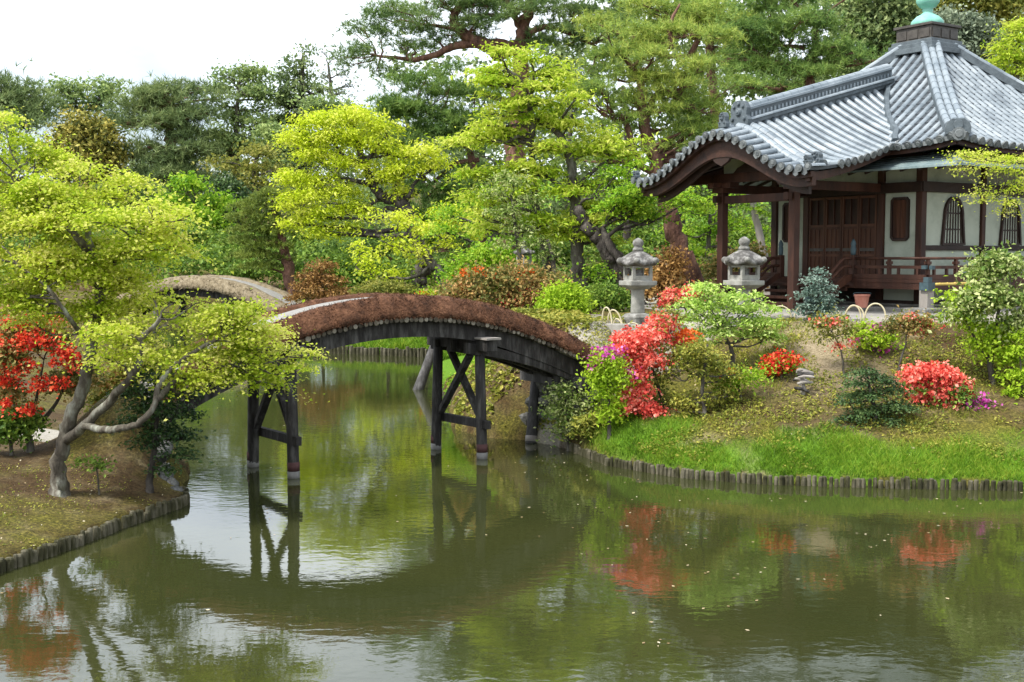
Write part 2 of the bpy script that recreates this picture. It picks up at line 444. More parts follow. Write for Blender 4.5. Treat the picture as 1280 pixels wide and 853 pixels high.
def ground_material():
    m, n, b = _nodes('ground_soil_moss')
    geo = n.nodes.new('ShaderNodeNewGeometry')
    att = n.nodes.new('ShaderNodeAttribute'); att.attribute_name = 'cover'
    sep = n.nodes.new('ShaderNodeSeparateColor'); n.links.new(att.outputs['Color'], sep.inputs[0])
    def noise(s, d=6, r=.6):
        t = n.nodes.new('ShaderNodeTexNoise'); t.inputs['Scale'].default_value = s; t.inputs['Detail'].default_value = d; t.inputs['Roughness'].default_value = r
        n.links.new(geo.outputs['Position'], t.inputs['Vector']); return t
    n1, n2, n3 = noise(.55), noise(2.6), noise(22, 4, .75)
    soil = ramp(n, [(.32, (.060, .036, .016)), (.5, (.082, .055, .027)), (.62, (.13, .098, .052)), (.74, (.22, .175, .105))])
    n.links.new(n2.outputs['Fac'], soil.inputs[0])
    moss = ramp(n, [(.3, (.06, .065, .012)), (.55, (.12, .115, .018)), (.75, (.22, .20, .04))])
    n.links.new(n3.outputs['Fac'], moss.inputs[0])
    mk = ramp(n, [(.43, (0, 0, 0)), (.60, (.9, .9, .9))]); n.links.new(n1.outputs['Fac'], mk.inputs[0])
    def mixc(f, a, bb, t='MIX'):
        q = n.nodes.new('ShaderNodeMix'); q.data_type = 'RGBA'; q.blend_type = t
        if isinstance(f, float): q.inputs[0].default_value = f
        else: n.links.new(f, q.inputs[0])
        n.links.new(a, q.inputs[6]); n.links.new(bb, q.inputs[7]); return q.outputs[2]
    c = mixc(mk.outputs[0], soil.outputs[0], moss.outputs[0])
    speck = ramp(n, [(.38, (.45, .45, .45)), (.62, (1.35, 1.3, 1.2))]); n.links.new(n3.outputs['Fac'], speck.inputs[0])
    c = mixc(.8, c, speck.outputs[0], 'MULTIPLY')
    grass = ramp(n, [(.35, (.045, .11, .008)), (.65, (.13, .25, .015))]); n.links.new(n3.outputs['Fac'], grass.inputs[0])
    c = mixc(sep.outputs[0], c, grass.outputs[0])
    gravel = ramp(n, [(.35, (.26, .235, .19)), (.65, (.42, .39, .34))]); n.links.new(n3.outputs['Fac'], gravel.inputs[0])
    c = mixc(sep.outputs[1], c, gravel.outputs[0])
    dry = ramp(n, [(.35, (.19, .145, .085)), (.65, (.38, .31, .21))]); n.links.new(n3.outputs['Fac'], dry.inputs[0])
    c = mixc(sep.outputs[2], c, dry.outputs[0])
    n.links.new(c, b.inputs['Base Color']); b.inputs['Roughness'].default_value = .95; b.inputs['Specular IOR Level'].default_value = .15
    bp = n.nodes.new('ShaderNodeBump'); bp.inputs['Strength'].default_value = .8; bp.inputs['Distance'].default_value = .04
    n.links.new(n3.outputs['Fac'], bp.inputs['Height']); n.links.new(bp.outputs['Normal'], b.inputs['Normal'])
    return m

ground = raw('ground', gv, gf, ground_material(), smooth=True)
prop(ground, kind='structure')
X, Y = gv[:, 0], gv[:, 1]
DR = sdist(right_land, X, Y); DL = sdist(left_land, X, Y)
jit = (fbm(X * 1.3, Y * 1.3) - .47)
grass_m = np.maximum(sstep(150, 175, Y), sstep(1.3, .5, DR + jit * 1.5)) * sstep(.0, .08, DR) * sstep(1.0, 2.0, X)
grass_m = np.maximum(grass_m, sstep(6.5, 3.5, DR + jit * 4) * (DR > 0) * (Y > 33) * (Y < 70))
def seg_d(X, Y, pts):
    d = np.full(X.shape, 1e9)
    for (a, b) in zip(pts[:-1], pts[1:]):
        dx, dy = b[0] - a[0], b[1] - a[1]
        t = np.clip(((X - a[0]) * dx + (Y - a[1]) * dy) / (dx * dx + dy * dy), 0, 1)
        d = np.minimum(d, np.hypot(X - a[0] - t * dx, Y - a[1] - t * dy))
    return d
path_d = seg_d(X, Y, [(-5.3, 18.6), (-6.2, 19.6), (-7.6, 20.4), (-10, 21.2), (-14, 22)])
path_m = sstep(.95, .7, path_d + jit * .3) * sstep(.9, 1.5, DL)
yard = sstep(.3, .9, DR - 5.1 + jit * .5) * (X > 1.5) * (X < 16) * (Y < 40)
yard = np.maximum(yard, sstep(1.1, .8, seg_d(X, Y, [(1.4, 23.2), (2.6, 24.6), (4.2, 27), (5.4, 29)])))
path_m = np.maximum(path_m, yard * .9)
dryc = onz(1025, 490, 1.0)
dry_m = .85 * np.exp(-(((X - dryc[0]) / 1.1) ** 2 + ((Y - dryc[1]) / 1.6) ** 2)) + .5 * sstep(.12, .35, jit) * (X > 2) * (Y < 26)
colr = np.stack([grass_m, path_m, np.clip(dry_m, 0, 1), np.ones_like(X)], 1).astype(np.float32)
ca = ground.data.color_attributes.new('cover', 'FLOAT_COLOR', 'POINT')
ca.data.foreach_set('color', colr.ravel())

# ------------------------------------------------------------------ water
def water_material():
    m, n, b = _nodes('pond_water')
    geo = n.nodes.new('ShaderNodeNewGeometry')
    t = n.nodes.new('ShaderNodeTexNoise'); t.inputs['Scale'].default_value = .25; t.inputs['Detail'].default_value = 3
    n.links.new(geo.outputs['Position'], t.inputs['Vector'])
    r = ramp(n, [(.3, (.024, .029, .009)), (.7, (.036, .039, .012))]); n.links.new(t.outputs['Fac'], r.inputs[0])
    n.links.new(r.outputs[0], b.inputs['Base Color'])
    b.inputs['Roughness'].default_value = .03; b.inputs['IOR'].default_value = 1.65; b.inputs['Specular IOR Level'].default_value = .5
    mpn = n.nodes.new('ShaderNodeMapping'); mpn.inputs['Scale'].default_value = (1.0, 1.5, 1)
    n.links.new(geo.outputs['Position'], mpn.inputs['Vector'])
    w1 = n.nodes.new('ShaderNodeTexNoise'); w1.inputs['Scale'].default_value = 4.5; w1.inputs['Detail'].default_value = 3; w1.inputs['Distortion'].default_value = .4
    w2 = n.nodes.new('ShaderNodeTexNoise'); w2.inputs['Scale'].default_value = .9; w2.inputs['Detail'].default_value = 2
    for w in (w1, w2): n.links.new(mpn.outputs['Vector'], w.inputs['Vector'])
    ad = n.nodes.new('ShaderNodeMath'); ad.operation = 'MULTIPLY_ADD'; ad.inputs[1].default_value = 1.2
    n.links.new(w2.outputs['Fac'], ad.inputs[0]); n.links.new(w1.outputs['Fac'], ad.inputs[2])
    bp = n.nodes.new('ShaderNodeBump'); bp.inputs['Strength'].default_value = .055; bp.inputs['Distance'].default_value = .03
    n.links.new(ad.outputs[0], bp.inputs['Height']); n.links.new(bp.outputs['Normal'], b.inputs['Normal'])
    return m
wm = MB(); wm.sheet([[(x, y, 0) for x in (-300, 300)] for y in (-10, 110)])
prop(obj('water', wm, water_material()), kind='structure')
# ------------------------------------------------------------------ stone edging of the banks: rows of wooden stakes
def stakes_along(pts, pitch, rad, h, root, rng, maxn=100, rest_name='stake_row'):
    pts = np.array(pts, float); seg = np.hypot(*np.diff(pts, axis=0).T); s = np.concatenate([[0], np.cumsum(seg)])
    n = int(s[-1] / pitch); o3 = np.array(root.location)
    rest = MB()
    pos = [(np.interp(t, s, pts[:, 0]), np.interp(t, s, pts[:, 1])) for t in (np.arange(n) + .5) * pitch]
    for k, (x, y) in enumerate(pos):
        hh = h * (1 + rng.normal() * .10); r = rad * (1 + rng.normal() * .14)
        ax, ay = rng.normal(size=2) * .012
        m = MB() if k < maxn else rest
        m.tube([(x, y, -.35), (x + ax * .6, y + ay * .6, hh * .55), (x + ax, y + ay, hh - .015), (x + ax, y + ay, hh)], [r, r * 1.02, r * .95, r * .7], 8)
        if k < maxn: obj('stake', m, M['log'], root, origin=o3)
    if rest.n:
        prop(obj(rest_name, rest, M['log'], root, origin=o3), kind='stuff')

rng = np.random.default_rng(11)
sh = [W2(*q) for q in [(712, 563), (725, 568), (760, 582), (850, 597), (950, 605), (1100, 610), (1280, 613), (1330, 614)]]
e = thing('stake_edging', 'row of short weathered wooden stakes holding up the bright green grass bank below the pavilion', 'edging', (*sh[3], 0))
stakes_along([(x, y - .03) for x, y in sh], .084, .039, .15, e, rng)
sh = [W2(*q) for q in [(-30, 727), (0, 715), (50, 699), (100, 681), (150, 661), (200, 643), (228, 633), (233, 627), (224, 619)]]
e = thing('stake_edging', 'row of short dark wooden stakes along the bare brown bank under the maple', 'edging', (*sh[3], 0))
stakes_along([(x + .02, y - .02) for x, y in sh], .082, .040, .16, e, rng)
sh = [W2(*q) for q in [(392, 440), (420, 442), (450, 443), (500, 445), (540, 447)]]
e = thing('stake_edging', 'far line of low stakes at the foot of the grass bank seen under the bridge', 'edging', (*sh[2], 0))
stakes_along([(x, y - .05) for x, y in sh], .16, .075, .28, e, rng, 60)

# ------------------------------------------------------------------ the pavilion
PC = np.array([10.04, 29.6]); PZ = 2.25
PROT = math.atan2(.549, .835)
pav = thing('garden_pavilion', 'square wooden pavilion with grey tiled roof, curved porch gable and white walls', 'pavilion', (PC[0], PC[1], PZ), PROT)
def Z(w): return w - PZ
LX, LY = 6.38, 4.86          # building size along its right wall (x) and its left wall (y)
WT = Z(5.95)                 # wall top

# base
b = MB(); b.box(-1.0, LX + 1.2, -1.0, LY + 1.0, -.5, .10); b.box(-.12, LX + .12, -.12, LY + .12, .1, .16)
obj('stone_base', b, M['kerb'], pav, bevel=.02)
b = MB(); b.box(-5.2, 6.9, -2.3, -2.0, -.55, .04); b.box(-5.2, -4.9, -2.0, 7.0, -.55, .04); b.box(-4.9, 6.9, -2.0, 7.0, -.55, .015)
obj('paved_apron', b, M['kerb'], pav, bevel=.015)

ytags = [0, 1.18, 3.68, LY]
xtags = [0, 2.4, 4.8, LX]
pw = .13
def pillar(x, y, z0, z1, w=.24, mat='wood'):
    b = MB(); b.box(x - w / 2, x + w / 2, y - w / 2, y + w / 2, z0, z1)
    return obj('pillar', b, M[mat], pav, bevel=.012)
for y in ytags: pillar(0, y, .16, WT, .19)
for x in xtags[1:]: pillar(x, 0, .16, WT, .15 if x < LX else .19)
for x in xtags[1:]: pillar(x, LY, .16, WT, .2)
for y in ytags[1:3]: pillar(LX, y, .16, WT, .2)

# plaster
def panel_x(x, y0, y1, z0, z1):
    b = MB(); b.box(x - .03, x + .03, y0 + .1, y1 - .1, z0, z1); obj('wall_panel', b, M['plaster'], pav)
def panel_y(y, x0, x1, z0, z1):
    b = MB(); b.box(x0 + .1, x1 - .1, y - .03, y + .03, z0, z1); obj('wall_panel', b, M['plaster'], pav)
for (y0, y1) in ((0, 1.18), (3.68, LY)):
    panel_x(.02, y0, y1, .22, Z(5.17)); 
for (y0, y1) in zip(ytags[:-1], ytags[1:]): panel_x(.02, y0, y1, Z(5.41), WT)
for (x0, x1) in zip(xtags[:-1], xtags[1:]):
    panel_y(.02, x0, x1, .22, Z(5.17)); panel_y(.02, x0, x1, Z(5.41), WT)
b = MB(); b.box(.1, LX - .1, LY - .05, LY + .01, .22, WT); obj('back_wall', b, M['plaster'], pav)
b = MB(); b.box(LX - .05, LX + .01, .1, LY - .1, .22, WT); obj('back_wall', b, M['plaster'], pav)
def beam(x0, x1, y0, y1, z0, z1, mat='wood_dark'):
    b = MB(); b.box(x0, x1, y0, y1, z0, z1); obj('beam', b, M[mat], pav, bevel=.008)
beam(-.145, .1, -.1, LY + .1, Z(5.17), Z(5.42))
beam(-.1, LX + .1, -.142, .1, Z(5.168), Z(5.418))
beam(.12, LX - .1, -.075, .06, Z(3.74), Z(3.86))
beam(-.138, .06, .1, LY - .1, Z(2.86), Z(3.02))
beam(.1, LX, -.136, .06, Z(2.86), Z(3.02))
beam(-.16, LX + .16, -.16, .12, WT, WT + .16)
beam(-.162, .12, -.158, LY + .16, WT + .002, WT + .162)
beam(-.11, .05, .1, LY - .1, .15, .24); beam(.1, LX, -.11, .05, .15, .24)

b = MB(); b.box(.03, .06, .1, LY - .1, .16, Z(3.0)); b.box(.1, LX - .1, .03, .06, .16, Z(3.0)); obj('base_boards', b, M['wood_dark'], pav)
# door: four tall leaves with lattice tops
d = thing('door', None, None); d.parent = pav
door = MB(); door.box(-.02, .04, 1.28, 3.58, Z(3.0), Z(5.17)); dd = obj('door', door, M['wood_dark'], pav)
bpy.data.objects.remove(d)
for k in range(4):
    y0 = 1.30 + k * .57; y1 = y0 + .555
    b = MB()
    for (ya, yb) in ((y0, y0 + .055), (y1 - .055, y1)): b.box(-.075, -.02, ya, yb, Z(3.03), Z(5.15))
    for za in (3.03, 3.58, 4.30, 4.36, 5.08): b.box(-.07, -.02, y0 + .055, y1 - .055, Z(za), Z(za) + .06)
    b.box(-.068, -.02, y0 + .055, y1 - .055, Z(3.64), Z(3.66))
    for q in (1, 2): b.box(-.064, -.02, y0 + .055 + q * .148 - .012, y0 + .055 + q * .148 + .012, Z(3.09), Z(4.30))
    b.box(-.064, -.02, y0 + .27, y0 + .29, Z(4.42), Z(5.08))
    lf = obj('door_leaf', b, M['wood_door'], dd)
    b = MB(); b.box(-.05, -.02, y0 + .055, y1 - .055, Z(3.09), Z(4.30)); obj('lower_board', b, M['wood_door'], dd)
    b = MB(); b.box(-.082, -.018, y0 + .04, y1 - .04, Z(3.72), Z(3.80)); obj('metal_strap', b, M['bronze'], dd)

# slatted windows on the porch side
for yc in (.59, 4.27):
    b = MB(); w, z0, z1, c = .27, Z(3.97), Z(5.06), .08
    def octa(w, z0, z1, c): return [(yc - w + c, z0), (yc + w - c, z0), (yc + w, z0 + c), (yc + w, z1 - c), (yc + w - c, z1), (yc - w + c, z1), (yc - w, z1 - c), (yc - w, z0 + c)]
    o8, i8 = octa(w, z0, z1, c), octa(w - .055, z0 + .055, z1 - .055, c * .8)
    v = [(-.09, *p) for p in o8] + [(-.09, *p) for p in i8] + [(0, *p) for p in o8] + [(0, *p) for p in i8]
    f = []
    for i in range(8):
        j = (i + 1) % 8; f += [(i, 8 + i, 8 + j, j), (i, j, 16 + j, 16 + i), (8 + i, 24 + i, 24 + j, 8 + j)]
    b.add(v, f); wn = obj('lattice_window', b, M['wood_dark'], pav)
    b = MB(); b.prism(octa(w - .05, z0 + .05, z1 - .05, c * .8), 'x', -.035, -.02); obj('backing', b, M['wood_dark'], wn)
    b = MB()
    for q in range(10): yy = yc - .185 + q * .041; b.box(-.062, -.036, yy - .012, yy + .012, z0 + .075, z1 - .075)
    obj('slats', b, M['wood_door'], wn)

# bell-shaped windows on the right wall
def bell(xc, w0, w1, z0, z1, n=10):
    """outline: sides lean in upwards, then a pointed arch"""
    zs = z0 + (z1 - z0) * .58
    pts = [(xc - w0, z0)]
    for t in np.linspace(0, 1, 6): pts.append((xc - w0 + (w0 - w1) * t, z0 + (zs - z0) * t))
    for t in np.linspace(0.1, 1, n):
        a = t * math.pi / 2
        pts.append((xc - w1 * (math.cos(a) ** .85), zs + (z1 - zs) * (math.sin(a) ** 1.0) * (.93 + .07 * t)))
    return pts + [(2 * xc - p[0], p[1]) for p in reversed(pts[:-1])]
for xc in (1.2, 3.56, 5.6):
    z0, z1 = Z(3.87), Z(5.08)
    oo, ij = bell(xc, .46, .38, z0, z1), bell(xc, .40, .32, z0 + .05, z1 - .07)
    n = len(oo); b = MB()
    v = [(p[0], -.085, p[1]) for p in oo] + [(p[0], -.085, p[1]) for p in ij] + [(p[0], 0, p[1]) for p in oo] + [(p[0], 0, p[1]) for p in ij]
    f = []
    for i in range(n):
        j = (i + 1) % n; f += [(i, j, n + j, n + i), (j, i, 2 * n + i, 2 * n + j), (n + i, n + j, 3 * n + j, 3 * n + i)]
    b.add(v, f); wn = obj('arched_window', b, M['wood_black'] if False else M['wood_dark'], pav)
    b = MB(); b.prism(ij, 'y', -.02, -.012); obj('paper_screen', b, M['plaster'], wn)
    b = MB()
    def top(x):
        u = min(1, abs(x - xc) / .32); zs = z0 + (z1 - z0) * .58
        return zs + (z1 - .07 - zs) * math.sqrt(max(0, 1 - u * u))
    for q in range(-3, 4):
        xx = xc + q * .10; b.bar((xx + q * .012, -.034, z0 + .05), (xx - q * .004, -.034, min(top(xx), z1 - .07)), .032, .02, (0, 1, 0))
    for zz in (z0 + .38, z0 + .78): b.box(xc - .35, xc + .35, -.045, -.0245, zz, zz + .03)
    obj('bars', b, M['wood_dark'], wn)

# veranda
VO = 1.10
b = MB(); b.box(-VO, 0, -VO, LY + VO, Z(2.96), Z(3.04)); b.box(0, LX, -VO, 0, Z(2.96), Z(3.04))
vf = obj('veranda_floor', b, M['wood'], pav)
b = MB(); b.box(-VO + .02, -VO + .16, -VO + .02, LY + VO - .02, Z(2.80), Z(2.96)); b.box(-VO + .16, LX, -VO + .022, -VO + .162, Z(2.80), Z(2.958))
for yy in (1.2, 3.66): b.box(-VO + .16, 0, yy - .06, yy + .06, Z(2.81), Z(2.957))
obj('veranda_beam', b, M['wood'], pav)
for (x, y, m) in ((-VO + .15, -VO + .15, 'wood_grey'), (2.4, -VO + .15, 'wood'), (4.8, -VO + .15, 'wood'), (-VO + .15, LY + VO - .15, 'wood')):
    b = MB(); b.box(x - .12, x + .12, y - .12, y + .12, .08, Z(2.80)); obj('veranda_post', b, M[m], pav, bevel=.01)
b = MB(); b.box(-VO - .40, -VO + .48, -VO - .25, -VO + .40, -.08, .13); obj('footing_stone', b, M['stone'], pav, bevel=.03)
b = MB()
b.box(-VO - .03, -VO + .22, -VO - .03, -VO + .22, Z(2.79), Z(2.975)); b.box(-VO - .02, -VO + .12, -VO - .02, -VO + .12, Z(2.98), Z(3.10))
obj('corner_cap', b, M['bluecap'], pav)

def railing(p, q, posts):
    p = np.array(p, float); q = np.array(q, float)
    def pt(t, z): v = p + (q - p) * t; return (v[0], v[1], Z(z))
    b = MB(); b.tube([pt(-.03, 3.54), pt(1.0, 3.54)], .034, 10); r = obj('railing', b, M['wood'], pav, smooth=True)
    b = MB(); b.bar(pt(-.02, 3.33), pt(1, 3.33), .06, .075); b.bar(pt(0, 3.10), pt(1, 3.10), .10, .11); obj('lower_rail', b, M['wood'], r)
    for t in posts:
        v = p + (q - p) * t
        b = MB(); b.box(v[0] - .04, v[0] + .04, v[1] - .04, v[1] + .04, Z(3.15), Z(3.44)); b.box(v[0] - .06, v[0] + .06, v[1] - .06, v[1] + .06, Z(3.40), Z(3.47)); b.box(v[0] - .035, v[0] + .035, v[1] - .035, v[1] + .035, Z(3.47), Z(3.52))
        obj('rail_post', b, M['wood'], r)
    b = MB()
    n = max(1, int(np.linalg.norm(q - p) / .45))
    for k in range(n):
        v = p + (q - p) * ((k + .5) / n); b.box(v[0] - .03, v[0] + .03, v[1] - .03, v[1] + .03, Z(3.15), Z(3.30))
    obj('rail_blocks', b, M['wood'], r)
    return r
E_ = -VO + .07
r1 = railing((E_, E_), (E_, 1.2), (0, .5))
r2 = railing((E_, LY + VO - .07), (E_, 3.66), (0, .5))
r3 = railing((E_, E_ + .002), (LX, E_ + .002), (.14, .3, .46, .62, .8))
for (x, y) in ((E_, E_),):
    b = MB(); b.box(x - .06, x + .06, y - .16, y - .08, Z(3.28), Z(3.37)); b.box(x - .16, x - .08, y - .06, y + .06, Z(3.29), Z(3.375)); obj('rail_cap', b, M['bluecap'], r1)
for y in (1.2, 3.66):
    b = MB(); b.box(E_ - .075, E_ + .075, y - .075, y + .075, Z(3.04), Z(3.62)); nw = obj('newel_post', b, M['wood'], pav, bevel=.01)
    b = MB(); b.lathe([(.055, 0), (.065, .05), (.065, .2), (.05, .22), (.07, .27), (.055, .33), (.012, .40)], 12, (E_, y, Z(3.62))); obj('newel_cap', b, M['bluecap'], nw, smooth=True)
# steps down to the porch, with curved hand rails
for k in range(4):
    zt = 3.04 - (k + 1) * .155; x1 = -VO - k * .30
    b = MB(); b.box(x1 - .32, x1 + .02, 1.30, 3.56, Z(zt) - .07, Z(zt)); b.box(x1 - .06, x1, 1.30, 3.56, Z(zt) - .16, Z(zt) - .07)
    obj('step', b, M['wood'], pav, bevel=.006)
for y in (1.2, 3.66):
    b = MB()
    b.prism([(-VO - 1.42, Z(2.36)), (-VO - 1.30, Z(2.36)), (-VO + .02, Z(3.02)), (-VO + .02, Z(3.15)), (-VO - .15, Z(3.12))], 'y', y - .05, y + .05)
    st = obj('stair_string', b, M['wood'], pav)
    for (dz, r) in ((.50, .04), (.30, .035)):
        c = spline([(E_, y, Z(3.04 + dz)), (E_ - .35, y, Z(3.02 + dz)), (E_ - .65, y, Z(2.88 + dz * .85)), (E_ - .95, y, Z(2.68 + dz * .7)), (E_ - 1.32, y, Z(2.36 + dz * .4))], 5)
        b = MB(); b.tube(c, r, 8); obj('hand_rail', b, M['wood'], st, smooth=True)
    b = MB(); b.box(-VO - 1.52, -VO - 1.36, y - .09, y + .09, .03, Z(2.62)); obj('foot_post', b, M['bluecap'], st)

# porch
PF = -3.14
for y in (1.2, 3.66):
    b = MB(); b.box(PF - .098, PF + .098, y - .098, y + .098, .06, Z(5.20)); pp = obj('porch_pillar', b, M['wood'], pav, bevel=.012)
    b = MB(); b.box(PF - .22, PF + .22, y - .22, y + .22, -.05, .055); obj('pillar_base', b, M['stone'], pp, bevel=.02)
    b = MB(); b.box(PF - .19, PF + .19, y - .19, y + .19, Z(5.20), Z(5.32)); b.box(PF - .15, PF + .15, y - .42, y + .42, Z(5.32), Z(5.45)); b.box(PF - .42, PF + .3, y - .1, y + .1, Z(5.325), Z(5.448)); obj('bracket', b, M['wood'], pp)
def pbeam(x0, x1, y0, y1, z0, z1):
    b = MB(); b.box(x0, x1, y0, y1, z0, z1); obj('porch_beam', b, M['wood'], pav, bevel=.01)
pbeam(PF - .08, PF + .08, 1.34, 3.52, Z(4.92), Z(5.12))
pbeam(PF - .09, PF + .09, -.15, 5.0, Z(5.45), Z(5.68))
for y in (1.2, 3.66): pbeam(PF + .14, -.12, y - .07, y + .07, Z(5.20), Z(5.42))
for y in (1.2, 3.66): pbeam(PF - .30, PF - .14, y - .07, y + .07, Z(4.95), Z(5.12))

# ---- main roof
RCX, RCY, RH = 3.19, 2.43, 4.15
ZA, ZE = 9.62, 6.22
def roof_z(dd, q=0.0):
    x = dd / RH
    return Z(ZA - (ZA - ZE) * (1.20 * x - .20 * x * x) + .17 * (abs(q) / RH) ** 5 * x ** 3)
def face_pt(k, q, dd, lift=0.0):
    """face k: 0 = -x (porch), 1 = -y (right wall), 2 = +x, 3 = +y"""
    z = roof_z(dd, q) + lift
    if k == 0: return (RCX - dd, RCY + q, z)
    if k == 1: return (RCX + q, RCY - dd, z)
    if k == 2: return (RCX + dd, RCY + q, z)
    return (RCX + q, RCY + dd, z)
sheet = MB()
for k in range(4):
    top = []; bot = []
    for dd in np.linspace(.3, RH, 14):
        row = [face_pt(k, q * dd, dd) for q in np.linspace(-1, 1, 25)]
        top.append(row); bot.append([(p[0], p[1], p[2] - .10) for p in row])
    sheet.sheet(top); sheet.sheet([list(reversed(r)) for r in bot])
    sheet.sheet([top[-1], bot[-1]])
roof = obj('roof', sheet, M['tile_pan'], pav, smooth=False)
def half_tile(mb, a, b, r0, r1, side, up, seg=6):
    """one half-round tile lying from a to b"""
    v = []
    for (p, r) in ((a, r0), (b, r1)):
        for j in range(seg + 1):
            t = math.pi * j / seg
            v.append(p + side * math.cos(t) * r + up * math.sin(t) * r)
    f = [(j, j + 1, seg + 2 + j, seg + 1 + j) for j in range(seg)]
    f.append(tuple(range(seg + 1, 2 * seg + 2))); f.append(tuple(range(seg, -1, -1)))
    mb.add(v, f)
rows = 28; pitch = 2 * RH / rows
roll = MB(); pan = MB(); endpan = MB()
for k in range(4):
    ends = MB()
    side = np.array([(0, 1, 0), (1, 0, 0), (0, 1, 0), (1, 0, 0)][k], float)
    outw = np.array([(-1, 0, 0), (0, -1, 0), (1, 0, 0), (0, 1, 0)][k], float)
    for i in range(rows):
        q = -RH + (i + .5) * pitch
        d0 = max(.45, abs(q) + .05); d1 = RH + .06
        n = max(1, int(round((d1 - d0) / .27)))
        ds = np.linspace(d1, max(d0, d1 - n * .27), n + 1)
        for a, bq in zip(ds[:-1], ds[1:]):
            A = np.array(face_pt(k, q, a)); B = np.array(face_pt(k, q, bq)); dv = (B - A) / np.linalg.norm(B - A); up = np.cross(side, dv); up *= np.sign(up[2])
            half_tile(roll, A, B + dv * .0, .082, .076, side, up)
        A = np.array(face_pt(k, q, d1, .0)); B = np.array(face_pt(k, q, d1 - .25)); dv = (A - B) / np.linalg.norm(A - B); up = np.cross(side, dv); up *= np.sign(up[2])
        c = A + dv * .012
        ends.tube([A - dv * .02 + up * .015, A + dv * .02 + up * .015], .098, 14); ends.tube([A + dv * .02 + up * .015, A + dv * .032 + up * .015], [.06, .05], 10)
        # curved edge of the pan tile between rolls
        if i < rows - 1:
            qm = q + pitch / 2; A = np.array(face_pt(k, qm, RH + .03)); 
            gtop = [A + side * x + np.array([0, 0, .02 + 1.6 * x * x * 1.0]) for x in np.linspace(-pitch / 2 + .03, pitch / 2 - .03, 7)]
            gbot = [p - np.array([0, 0, .10]) for p in gtop]
            endpan.add([*gtop, *gbot], [(j, j + 1, 8 + j, 7 + j) for j in range(6)])
        # overlapping pan tiles
        qm = q + pitch / 2
        if i < rows - 1:
            m0 = max(.45, abs(qm) + .05); n2 = max(1, int((RH - m0) / .2))
            for s in range(n2):
                a, bq = RH - s * .2, RH - (s + 1) * .2
                A = np.array(face_pt(k, qm, a, .045)); B = np.array(face_pt(k, qm, bq, .012)); w = pitch / 2 - .05
                pan.add([A - side * w, A + side * w, B + side * w, B - side * w, A - side * w - [0, 0, .04], A + side * w - [0, 0, .04]], [(0, 1, 2, 3), (4, 5, 1, 0)])
    obj('eave_tile_row', ends, M['tile_end'], roof)
obj('roll_tiles', roll, M['tile'], roof, smooth=False)
obj('pan_tiles', pan, M['tile_pan'], roof)
obj('eave_edge', endpan, M['tile_end'], roof)
# hip ridges
for (sx, sy) in ((-1, -1), (1, -1), (-1, 1), (1, 1)):
    def hp(dd, lift): return np.array((RCX + sx * dd, RCY + sy * dd, roof_z(dd, dd) + lift))
    sd = np.array((sx, -sy, 0)) / math.sqrt(2)
    b = MB(); g = np.linspace(.42, RH - .12, 14)
    top = [[hp(x, .15) + sd * w for w in (-.25, .25)] for x in g]; bot = [[hp(x, -.06) + sd * w for w in (-.25, .25)] for x in g]
    b.slab(top, bot); hr = obj('hip_ridge', b, M['tile_dark'], pav)
    b = MB()
    for w in (-.17, 0, .17):
        for a, c in zip(np.linspace(.42, RH - .2, 16)[:-1], np.linspace(.42, RH - .2, 16)[1:]):
            A, B = hp(c, .15) + sd * w, hp(a, .15) + sd * w; dv = (B - A) / np.linalg.norm(B - A); up = np.cross(sd, dv); up *= np.sign(up[2])
            half_tile(b, A, B, .088, .080, sd, up)
    obj('ridge_roll_tiles', b, M['tile'], hr)
    e0 = hp(RH - .10, .05); od = np.array((sx, sy, 0)) / math.sqrt(2)
    b = MB(); prof = [(-.27, -.10), (.27, -.10), (.29, .04), (.25, .17), (.13, .26), (-.13, .26), (-.25, .17), (-.29, .04)]
    v = [e0 + sd * p[0] + np.array((0, 0, p[1])) + od * t for t in (0, .09) for p in prof]
    b.add(v, [tuple(range(7, -1, -1)), tuple(range(8, 16))] + [(i, (i + 1) % 8, 8 + (i + 1) % 8, 8 + i) for i in range(8)])
    b.tube([e0 + od * .09 + np.array((0, 0, .12)), e0 + od * .125 + np.array((0, 0, .12))], .11, 14)
    obj('ridge_end_tile', b, M['tile_dark'], hr, bevel=.01)
    b = MB(); c0 = e0 + od * .02 + np.array((0, 0, -.10)); b.tube([c0 - od * .25, c0 + od * .20], .15, 14); b.tube([c0 + od * .20, c0 + od * .23], [.1, .08], 14)
    obj('corner_tile', b, M['tile_end'], hr)
# soffit boards, rafters and the copper pent roof below the eaves
b = MB()
for i in range(30):
    q = -RH + .5 + i * (2 * RH - 1.0) / 29
    for k in (0, 1, 2, 3):
        di = max(2.2, min(abs(q) + .2, RH - .4)); a, c = np.array(face_pt(k, q, RH - .15, -.19)), np.array(face_pt(k, q, di, -.17)); c[2] = a[2] + .35 * (RH - di) / 1.95
        b.bar(a, c, .07, .09)
obj('rafters', b, M['wood_dark'], roof)
b = MB()
for k in range(4):
    g = [np.array(face_pt(k, q, RH - .12, -.20)) for q in np.linspace(-RH + .12, RH - .12, 17)]
    for A, B in zip(g[:-1], g[1:]): b.bar(A, B, .1, .14)
obj('eave_board', b, M['wood_barge'], roof)
b = MB()
ci, co = 2.55, 4.36
def cop(k, q, dd, z):
    return {0: (RCX - dd, RCY + q, z), 1: (RCX + q, RCY - dd, z), 2: (RCX + dd, RCY + q, z), 3: (RCX + q, RCY + dd, z)}[k]
def copz(dd): return Z(5.70 + (co - dd) * .32)
